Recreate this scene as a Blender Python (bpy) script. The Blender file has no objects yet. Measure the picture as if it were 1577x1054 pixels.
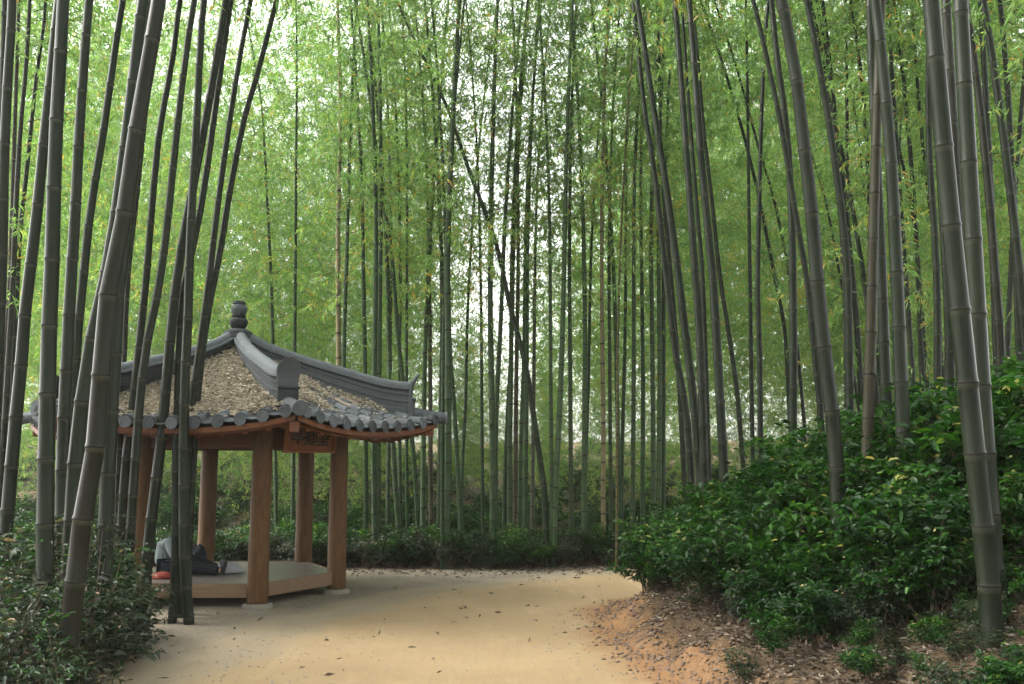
import bpy, math, random
import numpy as np
from mathutils import Vector, Matrix
rng = np.random.default_rng(7)
random.seed(7)
S = bpy.context.scene
R = math.radians
# ------------------------------------------------------------------ camera, sky, sun, exposure
F, CX, CY, HC, TILT = 1410.0, 788.5, 527.0, 1.81, R(7.35)
cd = bpy.data.cameras.new("camera"); cam = bpy.data.objects.new("camera", cd)
S.collection.objects.link(cam); S.camera = cam
cam.location = (0, 0, HC); cam.rotation_euler = (R(90) + TILT, 0, 0)
cd.sensor_width = 36; cd.lens = F / 1577 * 36; cd.clip_start = 0.05; cd.clip_end = 800
cd.dof.use_dof = False
SUN_EL, SUN_AZ = R(44), R(-84)          # azimuth measured from straight ahead (+Y) towards +X
w = bpy.data.worlds.new("World"); S.world = w; w.use_nodes = True
nt = w.node_tree; nt.nodes.clear()
sky = nt.nodes.new("ShaderNodeTexSky"); sky.sky_type = 'NISHITA'; sky.sun_disc = False
sky.sun_elevation = SUN_EL; sky.sun_rotation = SUN_AZ; sky.air_density = 2.0; sky.dust_density = 3; sky.ozone_density = 1
hs = nt.nodes.new("ShaderNodeHueSaturation"); hs.inputs['Saturation'].default_value = 0.10
bg = nt.nodes.new("ShaderNodeBackground"); bg.inputs[1].default_value = 0.15
wo = nt.nodes.new("ShaderNodeOutputWorld")
nt.links.new(sky.outputs[0], hs.inputs['Color']); nt.links.new(hs.outputs[0], bg.inputs[0]); nt.links.new(bg.outputs[0], wo.inputs[0])
sl = bpy.data.lights.new("sun", 'SUN'); sun = bpy.data.objects.new("sun", sl); S.collection.objects.link(sun)
sl.energy = 1.5; sl.angle = R(24); sl.color = (1.0, 0.95, 0.86)
sd = Vector((math.sin(SUN_AZ) * math.cos(SUN_EL), math.cos(SUN_AZ) * math.cos(SUN_EL), math.sin(SUN_EL)))
sun.rotation_euler = sd.to_track_quat('Z', 'Y').to_euler()
S.view_settings.view_transform = 'Standard'; S.view_settings.look = 'None'
S.view_settings.exposure = 2.72; S.view_settings.gamma = 1; S.view_settings.use_curve_mapping = False
S.cycles.max_bounces = 8; S.cycles.diffuse_bounces = 4; S.cycles.transmission_bounces = 4; S.cycles.volume_bounces = 1
S.cycles.glossy_bounces = 2; S.cycles.use_denoising = True; S.cycles.caustics_reflective = False

# ------------------------------------------------------------------ helpers
def unproj(px, py, Y):
    a = (px - CX) / F; b = (CY - py) / F
    c, s = math.cos(TILT), math.sin(TILT)
    d = Vector((a, c - b * s, s + b * c))
    return Vector((0, 0, HC)) + d * (Y / d.y)
def proj(p):
    c, s = math.cos(TILT), math.sin(TILT)
    x, y, z = p[0], p[1], p[2] - HC
    fw = y * c + z * s
    return (CX + F * x / fw, CY - F * (-y * s + z * c) / fw) if fw > .1 else (-1e4, 0)

def mat(name, base=(.5, .5, .5), rough=.8, spec=.3):
    m = bpy.data.materials.new(name); m.use_nodes = True
    b = m.node_tree.nodes['Principled BSDF']
    b.inputs['Base Color'].default_value = (*base, 1); b.inputs['Roughness'].default_value = rough
    b.inputs['Specular IOR Level'].default_value = spec
    return m
class N:
    """small node-building helper"""
    def __init__(s, m): s.t = m.node_tree; s.b = s.t.nodes.get('Principled BSDF')
    def n(s, t, **k):
        x = s.t.nodes.new(t)
        for a, v in k.items(): setattr(x, a, v)
        return x
    def l(s, a, b): s.t.links.new(a, b)
    def noise(s, scale, detail=4, rough=.6, vec=None, dist=0):
        x = s.n('ShaderNodeTexNoise'); x.inputs['Scale'].default_value = scale; x.inputs['Detail'].default_value = detail
        x.inputs['Roughness'].default_value = rough; x.inputs['Distortion'].default_value = dist
        if vec is not None: s.l(vec, x.inputs['Vector'])
        return x.outputs['Fac']
    def ramp(s, fac, stops):
        x = s.n('ShaderNodeValToRGB'); e = x.color_ramp.elements
        while len(e) < len(stops): e.new(.5)
        for i, (p, c) in enumerate(stops):
            e[i].position = p; e[i].color = (*c, 1) if len(c) == 3 else c
        s.l(fac, x.inputs[0]); return x.outputs[0]
    def mix(s, fac, a, b, bt='MIX'):
        x = s.n('ShaderNodeMix', data_type='RGBA', blend_type=bt)
        for v, i in ((fac, 0), (a, 6), (b, 7)):
            if hasattr(v, 'links') or hasattr(v, 'is_linked'): s.l(v, x.inputs[i])
            elif i: x.inputs[i].default_value = (*v, 1)
            else: x.inputs[0].default_value = v
        return x.outputs[2]
    def math(s, op, a, b=0):
        x = s.n('ShaderNodeMath', operation=op)
        for v, i in ((a, 0), (b, 1)):
            if hasattr(v, 'is_linked'): s.l(v, x.inputs[i])
            else: x.inputs[i].default_value = v
        return x.outputs[0]
    def coord(s, k='Object', scale=None):
        o = s.n('ShaderNodeTexCoord').outputs[k]
        if scale:
            m = s.n('ShaderNodeMapping'); m.inputs['Scale'].default_value = scale; s.l(o, m.inputs['Vector']); o = m.outputs[0]
        return o
    def attr(s, name, out='Fac'):
        x = s.n('ShaderNodeAttribute'); x.attribute_name = name; return x.outputs[out]
    def bump(s, h, strength=.4, dist=.01):
        x = s.n('ShaderNodeBump'); x.inputs['Strength'].default_value = strength; x.inputs['Distance'].default_value = dist
        s.l(h, x.inputs['Height']); s.l(x.outputs[0], s.b.inputs['Normal'])
    def base(s, c): s.l(c, s.b.inputs['Base Color'])

def link(o, parent=None):
    S.collection.objects.link(o)
    if parent is not None: o.parent = parent
    return o
def mk(name, verts, faces, m, parent=None, smooth=False, attrs=None, mats=None):
    me = bpy.data.meshes.new(name)
    me.from_pydata([tuple(v) for v in verts], [], [tuple(f) for f in faces]); me.update()
    for mm in (m if isinstance(m, (list, tuple)) else [m]): me.materials.append(mm)
    if smooth: me.shade_smooth()
    if attrs:
        for k, v in attrs.items():
            a = me.attributes.new(k, 'FLOAT', 'POINT'); a.data.foreach_set('value', np.asarray(v, dtype=np.float32))
    if mats is not None: me.polygons.foreach_set('material_index', np.asarray(mats, dtype=np.int32))
    return link(bpy.data.objects.new(name, me), parent)
def npmesh(name, V, Fq, m, smooth=False, attrs=None, mats=None):
    """fast mesh from numpy: V (n,3), Fq (m,k)"""
    V = np.asarray(V, np.float32); Fq = np.asarray(Fq, np.int32)
    me = bpy.data.meshes.new(name); k = Fq.shape[1]
    me.vertices.add(len(V)); me.vertices.foreach_set('co', V.ravel())
    me.loops.add(Fq.size); me.loops.foreach_set('vertex_index', Fq.ravel())
    me.polygons.add(len(Fq)); me.polygons.foreach_set('loop_start', np.arange(0, Fq.size, k, dtype=np.int32))
    me.update(calc_edges=True)
    for mm in (m if isinstance(m, (list, tuple)) else [m]): me.materials.append(mm)
    if attrs:
        for kk, v in attrs.items():
            a = me.attributes.new(kk, 'FLOAT', 'POINT'); a.data.foreach_set('value', np.asarray(v, dtype=np.float32))
    if mats is not None: me.polygons.foreach_set('material_index', np.asarray(mats, dtype=np.int32))
    if smooth: me.shade_smooth()
    me.validate()
    return me
def obj(name, me, parent=None): return link(bpy.data.objects.new(name, me), parent)
def empty(name, loc, rz=0):
    o = bpy.data.objects.new(name, None); o.empty_display_size = .2; o.location = loc; o.rotation_euler = (0, 0, rz); return link(o)
def tag(o, label=None, cat=None, group=None, kind=None):
    for k, v in (('label', label), ('category', cat), ('group', group), ('kind', kind)):
        if v: o[k] = v
    return o
class MB:
    def __init__(s): s.v = []; s.f = []
    def add(s, V, Fs):
        b = len(s.v); s.v += [tuple(v) for v in V]; s.f += [tuple(i + b for i in f) for f in Fs]
    def hexa(s, P):      # eight corners: bottom ring 0-3, top ring 4-7
        s.add(P, [(3, 2, 1, 0), (4, 5, 6, 7), (0, 1, 5, 4), (1, 2, 6, 5), (2, 3, 7, 6), (3, 0, 4, 7)])
    def box(s, c, d, M=None):
        x, y, z = d[0] / 2, d[1] / 2, d[2] / 2
        P = [Vector(q) for q in ((-x, -y, -z), (x, -y, -z), (x, y, -z), (-x, y, -z), (-x, -y, z), (x, -y, z), (x, y, z), (-x, y, z))]
        if M is not None: P = [M @ p for p in P]
        s.hexa([p + Vector(c) for p in P])
    def tube(s, pts, radii, n=8, cap=True, squash=1.0, half=False):
        pts = [Vector(p) for p in pts]; V = []; Fs = []
        up0 = Vector((0, 0, 1))
        for i, p in enumerate(pts):
            t = (pts[min(i + 1, len(pts) - 1)] - pts[max(i - 1, 0)]).normalized()
            u = up0 if abs(t.z) < .9 else Vector((0, 1, 0))
            a = t.cross(u).normalized(); b = a.cross(t).normalized()
            r = radii[i] if hasattr(radii, '__len__') else radii
            for k in range(n):
                q = math.tau * k / n
                V.append(p + a * math.cos(q) * r + b * math.sin(q) * r * squash)
        for i in range(len(pts) - 1):
            for k in range(n):
                Fs.append((i * n + k, i * n + (k + 1) % n, (i + 1) * n + (k + 1) % n, (i + 1) * n + k))
        if cap: Fs += [tuple(range(n))[::-1], tuple((len(pts) - 1) * n + k for k in range(n))]
        s.add(V, Fs)
    def lathe(s, prof, n=24, c=(0, 0, 0)):
        V = [(c[0] + r * math.cos(math.tau * k / n), c[1] + r * math.sin(math.tau * k / n), c[2] + z) for r, z in prof for k in range(n)]
        Fs = [(i * n + k, i * n + (k + 1) % n, (i + 1) * n + (k + 1) % n, (i + 1) * n + k) for i in range(len(prof) - 1) for k in range(n)]
        Fs += [tuple(range(n))[::-1], tuple((len(prof) - 1) * n + k for k in range(n))]
        s.add(V, Fs)
    def make(s, name, m, parent=None, smooth=False, bevel=0):
        o = mk(name, s.v, s.f, m, parent)
        if smooth:
            o.data.shade_smooth()
            o.data.set_sharp_from_angle(angle=R(40))
        if bevel:
            bv = o.modifiers.new('bevel', 'BEVEL'); bv.width = bevel; bv.segments = 2; bv.limit_method = 'ANGLE'
        return o

# ------------------------------------------------------------------ materials
def m_culm():
    m = mat('culm', rough=.4, spec=.12); n = N(m)
    oi = n.n('ShaderNodeObjectInfo')
    tint = oi.outputs['Color']
    v = n.coord('Object', (9, 9, .7)); st = n.noise(6, 5, .65, v)
    c = n.mix(st, (.11, .125, .10), (.36, .355, .30))
    c = n.mix(1.0, tint, c, 'MULTIPLY')
    blot = n.ramp(n.noise(2.2, 5, .7, n.coord('Object', (1, 1, .35))), [(.35, (0, 0, 0)), (.75, (1, 1, 1))])
    c = n.mix(n.math('MULTIPLY', blot, .55), c, (.026, .030, .020))
    c = n.mix(n.math('MULTIPLY', n.attr('pale'), .75), c, (.09, .098, .075))
    c = n.mix(n.attr('dark'), c, (.012, .012, .009))
    n.base(c); n.bump(st, .3, .006)
    n.l(n.ramp(blot, [(0, (.30,) * 3), (1, (.5,) * 3)]), n.b.inputs['Roughness'])
    return m
def m_leaf(name, stops, trans=.5, rough=.45, tcol=(1.15, 1.25, .7), spec=.35, h0=.492):
    m = bpy.data.materials.new(name); m.use_nodes = True; t = m.node_tree; n = N(m)
    c = n.ramp(n.attr('lv'), stops)
    oi = n.n('ShaderNodeObjectInfo')
    hs = n.n('ShaderNodeHueSaturation'); n.l(c, hs.inputs['Color'])
    mr = n.n('ShaderNodeMapRange'); n.l(oi.outputs['Random'], mr.inputs[0]); mr.inputs[3].default_value = h0; mr.inputs[4].default_value = .514
    n.l(mr.outputs[0], hs.inputs['Hue'])
    mr2 = n.n('ShaderNodeMapRange'); n.l(oi.outputs['Random'], mr2.inputs[0]); mr2.inputs[3].default_value = 1.25; mr2.inputs[4].default_value = .8
    n.l(mr2.outputs[0], hs.inputs['Value']); c = hs.outputs[0]
    n.base(c); n.b.inputs['Roughness'].default_value = rough; n.b.inputs['Specular IOR Level'].default_value = spec
    tr = n.n('ShaderNodeBsdfTranslucent'); n.l(n.mix(1.0, c, tcol, 'MULTIPLY'), tr.inputs['Color'])
    mx = n.n('ShaderNodeMixShader'); mx.inputs[0].default_value = trans
    n.l(n.b.outputs[0], mx.inputs[1]); n.l(tr.outputs[0], mx.inputs[2])
    n.l(mx.outputs[0], t.nodes['Material Output'].inputs['Surface'])
    return m
def m_wood(name, a, b, rough=.6, scale=(14, 14, 1.2)):
    m = mat(name, rough=rough); n = N(m); v = n.coord('Object', scale)
    g = n.noise(3, 6, .65, v, .6); c = n.ramp(g, [(.3, a), (.7, b)])
    w2 = n.noise(1.6, 4, .6, n.coord('Object'))
    c = n.mix(n.math('MULTIPLY', n.math('GREATER_THAN', w2, .62), .12), c, tuple(x * .4 for x in a))
    n.base(c); n.bump(g, .25, .004); return m
def m_tile(name, a=(.03, .034, .038), b=(.095, .105, .115)):
    m = mat(name, rough=.82, spec=.2); n = N(m)
    g = n.noise(7, 6, .7, n.coord('Object')); g2 = n.noise(45, 3, .6, n.coord('Object'))
    oi = n.n('ShaderNodeObjectInfo')
    c = n.ramp(g, [(.3, a), (.72, b)])
    c = n.mix(n.math('MULTIPLY', oi.outputs['Random'], .55), c, (.14, .155, .17))
    c = n.mix(n.math('MULTIPLY', n.math('GREATER_THAN', g2, .6), .35), c, (.03, .034, .036))
    n.base(c); n.bump(g2, .35, .006); return m
M = {}
M['culm'] = m_culm()
GS = [(0, (.08, .16, .045)), (.45, (.145, .265, .075)), (.80, (.22, .325, .09)), (.92, (.38, .34, .10)), (1, (.42, .25, .05))]
M['leaf'] = m_leaf('bamboo_leaf', GS, .55, .5, h0=.482)
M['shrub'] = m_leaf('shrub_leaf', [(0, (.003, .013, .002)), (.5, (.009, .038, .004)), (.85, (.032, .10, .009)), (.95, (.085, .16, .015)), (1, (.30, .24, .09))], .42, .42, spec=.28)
M['shrubdull'] = m_leaf('undergrowth_leaf', [(0, (.006, .012, .006)), (.5, (.014, .026, .011)), (.80, (.032, .05, .02)), (.9, (.08, .066, .035)), (1, (.22, .15, .09))], .3, .45, spec=.3)
M['twig'] = mat('twig', (.07, .065, .035), .7)
M['stem'] = mat('shrub_stem', (.07, .05, .035), .8)
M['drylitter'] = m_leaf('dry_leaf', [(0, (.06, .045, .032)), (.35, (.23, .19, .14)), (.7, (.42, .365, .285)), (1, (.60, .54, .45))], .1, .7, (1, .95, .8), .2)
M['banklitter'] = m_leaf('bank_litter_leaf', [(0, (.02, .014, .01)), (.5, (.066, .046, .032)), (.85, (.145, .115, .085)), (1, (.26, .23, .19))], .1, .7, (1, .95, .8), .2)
M['post'] = m_wood('post_wood', (.040, .016, .0035), (.098, .043, .008), .65)
M['orange'] = m_wood('painted_orange_wood', (.065, .017, .0025), (.13, .038, .005), .5)
M['sign'] = m_wood('sign_wood', (.11, .030, .004), (.20, .062, .007), .5)
M['darkwood'] = m_wood('dark_beam_wood', (.05, .015, .006), (.095, .030, .012), .6, (2, 14, 14))
M['deck'] = m_wood('deck_wood', (.11, .095, .085), (.18, .16, .15), .3, (1.2, 14, 14))
M['fascia'] = m_wood('platform_edge_wood', (.10, .06, .035), (.18, .115, .07), .6, (1.2, 14, 14))
M['tile'] = m_tile('roof_tile', (.020, .023, .025), (.066, .074, .08)); M['ridge'] = m_tile('ridge_tile', (.009, .010, .011), (.026, .029, .032))
M['endtile'] = m_tile('dark_end_tile', (.002, .0022, .0022), (.008, .0085, .0085)); M['stone'] = m_tile('base_stone', (.12, .095, .065), (.22, .185, .13))
M['ink'] = mat('sign_ink', (.008, .008, .008), .6)
def m_path():
    m = mat('path_sand', rough=.95, spec=.1); n = N(m); v = n.coord('Object')
    big = n.noise(.55, 5, .6, v); mid = n.noise(3.5, 6, .65, v); fine = n.noise(60, 4, .75, v); st = n.noise(1.4, 5, .6, n.coord('Object', (2.2, .35, 1)))
    c = n.ramp(big, [(.3, (.225, .162, .092)), (.7, (.275, .205, .12))])
    c = n.mix(n.math('MULTIPLY', n.ramp(mid, [(.5, (0,) * 3), (.75, (1,) * 3)]), .35), c, (.29, .195, .095))
    c = n.mix(n.math('MULTIPLY', n.ramp(st, [(.55, (0,) * 3), (.7, (1,) * 3)]), .3), c, (.44, .35, .22))
    c = n.mix(n.math('MULTIPLY', n.ramp(n.noise(1.9, 7, .7, v, 1.2), [(.48, (0,) * 3), (.68, (1,) * 3)]), .45), c, (.22, .145, .078))
    gr = n.noise(140, 3, .8, v); c = n.mix(n.math('MULTIPLY', n.ramp(gr, [(.5, (0,) * 3), (.72, (1,) * 3)]), .5), c, (.15, .105, .06)); c = n.mix(n.math('MULTIPLY', fine, .25), c, (.20, .14, .075))
    e = n.attr('edge'); nn = n.math('SUBTRACT', n.math('ADD', e, n.math('MULTIPLY', mid, .9)), .45)
    eL = n.ramp(nn, [(.25, (0,) * 3), (.75, (1,) * 3)])
    c = n.mix(eL, c, (.205, .165, .112))
    r = n.attr('edger'); nr = n.math('SUBTRACT', n.math('ADD', r, n.math('MULTIPLY', mid, .9)), .45)
    c = n.mix(n.ramp(nr, [(.2, (0,) * 3), (.8, (1,) * 3)]), c, (.19, .105, .05))
    n.base(c); n.bump(n.math("ADD", n.math("MULTIPLY", fine, .6), n.math("ADD", mid, st)), .7, .03); return m
def m_gravel():
    m = mat('forecourt_gravel', rough=.95, spec=.1); n = N(m); v = n.coord('Object')
    vo = n.n('ShaderNodeTexVoronoi'); vo.inputs['Scale'].default_value = 55; n.l(v, vo.inputs['Vector'])
    big = n.noise(1.1, 5, .6, v); fine = n.noise(70, 3, .7, v)
    c = n.ramp(big, [(.3, (.13, .108, .08)), (.7, (.185, .16, .122))])
    c = n.mix(.45, c, n.mix(1.0, c, n.ramp(n.attr_c(vo) if False else vo.outputs['Color'], [(0, (.45,) * 3), (1, (1.6,) * 3)]), 'MULTIPLY'))
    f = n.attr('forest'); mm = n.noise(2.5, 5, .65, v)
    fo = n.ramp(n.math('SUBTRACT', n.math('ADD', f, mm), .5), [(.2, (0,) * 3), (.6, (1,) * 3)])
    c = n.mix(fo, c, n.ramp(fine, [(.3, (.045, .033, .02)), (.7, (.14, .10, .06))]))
    e = n.attr('edge'); nn = n.math('SUBTRACT', n.math('ADD', e, n.math('MULTIPLY', mm, .9)), .45)
    c = n.mix(n.ramp(nn, [(.25, (0,) * 3), (.75, (1,) * 3)]), c, (.205, .165, .112))
    n.base(c); n.bump(n.math('ADD', vo.outputs['Distance'], fine), .5, .012); return m
def m_bank():
    m = mat('bank_earth', rough=.95, spec=.1); n = N(m); v = n.coord('Object')
    a = n.noise(1.3, 6, .65, v); b = n.noise(9, 6, .7, v); fi = n.noise(55, 4, .7, v)
    clay = n.ramp(b, [(.3, (.14, .072, .034)), (.7, (.22, .132, .070))])
    soil = n.ramp(fi, [(.3, (.045, .03, .018)), (.5, (.05, .036, .023)), (.75, (.10, .077, .055))])
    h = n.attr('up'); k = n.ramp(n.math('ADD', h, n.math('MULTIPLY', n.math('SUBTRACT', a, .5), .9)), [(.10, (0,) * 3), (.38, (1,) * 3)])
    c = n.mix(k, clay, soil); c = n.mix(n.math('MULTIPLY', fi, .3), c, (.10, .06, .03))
    n.base(c); n.bump(n.math('ADD', n.math('MULTIPLY', fi, .4), b), .8, .05); return m
N.attr_c = lambda s, x: x
M['path'], M['gravel'], M['bank'] = m_path(), m_gravel(), m_bank()

# ------------------------------------------------------------------ terrain
FOOT = np.array([(1.7, -12), (1.6, 0), (1.5, 5), (1.45, 7.7), (1.15, 9.3), (1.2, 11.4), (1.55, 12.2), (2.6, 12.9), (5, 13.5), (10, 14.2), (20, 14.9), (60, 16)], float)
LEFT = np.array([(-2.5, -12), (-2.7, 0), (-2.9, 5), (-3.0, 7.7), (-2.4, 10.9), (-1.67, 12.5), (-.38, 13.9), (1.68, 15.5), (5, 16.9), (12, 18.2), (22, 19.3), (60, 21)], float)
def vnoise(x, y, s, seed=0):
    x = np.asarray(x) * s + seed * 17.3; y = np.asarray(y) * s + seed * 5.1
    return (np.sin(x * 1.7 + 1.3 * np.sin(y * 1.1)) + np.sin(y * 2.3 + 1.7 * np.sin(x * .9 + 2)) + .5 * np.sin(3.9 * x + 2.1 * y)) / 2.5
def footdist(x, y):
    """distance into the bank (positive right of the foot line)"""
    x = np.asarray(x, float); y = np.asarray(y, float); best = np.full(x.shape, 1e9); sg = np.ones(x.shape)
    for a, b in zip(FOOT[:-1], FOOT[1:]):
        d = b - a; t = np.clip(((x - a[0]) * d[0] + (y - a[1]) * d[1]) / (d @ d), 0, 1)
        qx = a[0] + t * d[0]; qy = a[1] + t * d[1]; dd = np.hypot(x - qx, y - qy)
        s_ = np.sign((x - a[0]) * d[1] - (y - a[1]) * d[0]); m_ = dd < best
        best = np.where(m_, dd, best); sg = np.where(m_, s_, sg)
    return best * sg
def sm(t): t = np.clip(t, 0, 1); return t * t * (3 - 2 * t)
def height(x, y):
    x = np.asarray(x, float); y = np.asarray(y, float); u = footdist(x, y)
    n1 = vnoise(x, y, 2.1, 1); n2 = vnoise(x, y, 5.5, 2)
    uu = u + .13 * n1 + .06 * n2
    h = .33 * sm(uu / .5) + .42 * sm((uu - .3) / 2.4) + .20 * np.clip(uu - 1.2, 0, 5.5)
    h = h + np.where(u > 0, (.05 * n1 + .05 * n2) * np.clip(u * 2, 0, 1), 0)
    out = np.where(u > -.3, h, 0)
    flat = .012 * vnoise(x, y, .8, 3)
    lm = .25 * sm((-x - 4.2) / 2.5) * sm((9.5 - y) / 3)          # low mound under the near left thicket
    far = .09 * np.clip(y - 27, 0, 100) + .04 * np.clip(np.abs(x) - 12, 0, 60) * sm((y - 12) / 8)
    return out + flat + lm + far
def hz(x, y): return float(height(np.array([x]), np.array([y]))[0])
ys = np.concatenate([np.arange(-12, 3, .8), np.arange(3, 17, .11), np.arange(17, 30, .4), np.arange(30, 61, 2.0)])
xl = np.interp(ys, LEFT[:, 1], LEFT[:, 0]) + .10 * np.sin(ys * 2.3) + .06 * np.sin(ys * 5.1)
xr = np.interp(ys, FOOT[:, 1], FOOT[:, 0]) + .05 * np.sin(ys * 3.7) + .04 * np.sin(ys * 7.9 + 1)
xr = np.maximum(xr, xl + .02)
xl = np.minimum(xl, 59); xr = np.minimum(xr, 60)
def sheet(name, cols, m, attrf, zoff=0.0):
    X = np.stack(cols, 1); Y = np.repeat(ys[:, None], X.shape[1], 1); Z = height(X, Y) + zoff
    nr, nc = X.shape; i = np.arange(nr - 1)[:, None] * nc + np.arange(nc - 1)[None]
    i = i.ravel(); Fq = np.stack([i, i + 1, i + nc + 1, i + nc], 1)
    me = npmesh(name, np.stack([X.ravel(), Y.ravel(), Z.ravel()], 1), Fq, m, True, attrf(X, Y))
    o = obj(name, me); o['kind'] = 'structure'; return o
tl = np.concatenate([np.linspace(0, .12, 50)[:-1], np.linspace(.12, 1, 40)])[::-1]
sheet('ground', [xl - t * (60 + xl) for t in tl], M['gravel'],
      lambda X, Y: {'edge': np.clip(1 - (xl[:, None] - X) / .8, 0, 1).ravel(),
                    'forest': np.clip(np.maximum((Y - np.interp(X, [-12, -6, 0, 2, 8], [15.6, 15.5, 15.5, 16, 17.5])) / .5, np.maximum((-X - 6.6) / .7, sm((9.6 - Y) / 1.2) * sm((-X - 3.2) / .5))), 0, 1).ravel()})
sheet('path', [xl + (xr - xl) * t for t in np.linspace(0, 1, 34)], M['path'],
      lambda X, Y: {'edge': (np.clip(1 - (X - xl[:, None]) / .9, 0, 1)).ravel(), 'edger': (np.clip(1 - (xr[:, None] - X) / .7, 0, 1)).ravel()})
tr_ = np.concatenate([np.linspace(0, .13, 75)[:-1], np.linspace(.13, 1, 34)])
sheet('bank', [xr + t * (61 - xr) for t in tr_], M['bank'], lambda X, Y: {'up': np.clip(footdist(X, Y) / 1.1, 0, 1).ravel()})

# ------------------------------------------------------------------ bamboo culms and crowns
def culm_mesh(pts, r0, total, node0=.22, sides=10, seed=0, rtop=.12):
    """pts: polyline from the ground to the tip; a jointed hollow-cane shape with ridged nodes"""
    rg = np.random.default_rng(seed)
    P = np.array([tuple(p) for p in pts], float); seg = np.linalg.norm(np.diff(P, axis=0), axis=1); cs = np.r_[0, np.cumsum(seg)]; L = cs[-1]
    sn = []; s = rg.uniform(.05, .2)
    while s < L - .1:
        sn.append(s); inter = r0 * 2 * np.interp(s / L, [0, .12, .4, .8, 1], [2.6, 3.9, 5.2, 5.0, 3.0]) ; s += inter * rg.uniform(.93, 1.07) * .95
    S_, dk, pl, bm = [0.0], [0], [0], [1.0]
    for s in sn:
        for ds, a, b, c in ((-.055, 0, 0, 1), (-.014, 0, .55, 1.0), (-.006, 1, .2, 1.10), (.005, 1, 0, 1.07), (.022, .1, .0, 1.0)):
            if 0 < s + ds < L: S_.append(s + ds); dk.append(a); pl.append(b); bm.append(c)
    S_.append(L); dk.append(0); pl.append(0); bm.append(1)
    o = np.argsort(S_); S_ = np.array(S_)[o]; dk = np.array(dk)[o]; pl = np.array(pl)[o]; bm = np.array(bm)[o]
    # smooth centre line
    C = np.stack([np.interp(S_, cs, P[:, k]) for k in range(3)], 1)
    T = np.gradient(C, S_ + np.arange(len(S_)) * 1e-6, axis=0); T /= np.linalg.norm(T, axis=1)[:, None]
    A = np.cross(T, [0, 1, 0]); A /= np.linalg.norm(A, axis=1)[:, None]; B = np.cross(A, T)
    t = S_ / L; r = r0 * (rtop + (1 - rtop) * (1 - t ** 1.25)) * bm
    th = np.arange(sides) * math.tau / sides
    V = C[:, None] + (A[:, None] * np.cos(th)[None, :, None] + B[:, None] * np.sin(th)[None, :, None]) * r[:, None, None]
    n = len(S_); i = (np.arange(n - 1)[:, None] * sides + np.arange(sides)[None]).ravel()
    j = (np.arange(n - 1)[:, None] * sides + (np.arange(sides)[None] + 1) % sides).ravel()
    Fq = np.stack([i, j, j + sides, i + sides], 1)
    return npmesh('culm', V.reshape(-1, 3), Fq, M['culm'], True, {'dark': np.repeat(dk, sides), 'pale': np.repeat(pl, sides)})
def smooth_line(P, n=40):
    """Catmull-Rom through 3-D points"""
    P = [np.array(p, float) for p in P]; P = [2 * P[0] - P[1]] + P + [2 * P[-1] - P[-2]]; out = []
    k = max(2, n // (len(P) - 3))
    for a, b, c, d in zip(P[:-3], P[1:-2], P[2:-1], P[3:]):
        for t in np.linspace(0, 1, k, endpoint=False):
            out.append(.5 * ((2 * b) + (c - a) * t + (2 * a - 5 * b + 4 * c - d) * t * t + (3 * b - a - 3 * c + d) * t ** 3))
    out.append(P[-2]); return out
def leaves(C, D, ln, wd, rg, droop=.15):
    """kites: centres-of-stem C (n,3), directions D (n,3), lengths, widths -> verts, tris (two folded halves), 4 verts each"""
    n = len(C); D = D / (np.linalg.norm(D, axis=1)[:, None] + 1e-9)
    Rn = rg.normal(size=(n, 3)); Rn[:, 2] *= .5
    Sd = np.cross(D, Rn); Sd /= np.linalg.norm(Sd, axis=1)[:, None] + 1e-9
    Nn = np.cross(Sd, D)
    a = C; e = C + D * ln[:, None]; e[:, 2] -= ln * droop
    mid = C + D * (ln * .4)[:, None]
    l_ = mid + Sd * (wd / 2)[:, None] + Nn * (wd * .18)[:, None]; r_ = mid - Sd * (wd / 2)[:, None] + Nn * (wd * .18)[:, None]
    V = np.stack([a, l_, e, r_], 1).reshape(-1, 3); b = np.arange(n) * 4
    return V, np.concatenate([np.stack([b, b + 1, b + 2], 1), np.stack([b, b + 2, b + 3], 1)])
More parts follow.
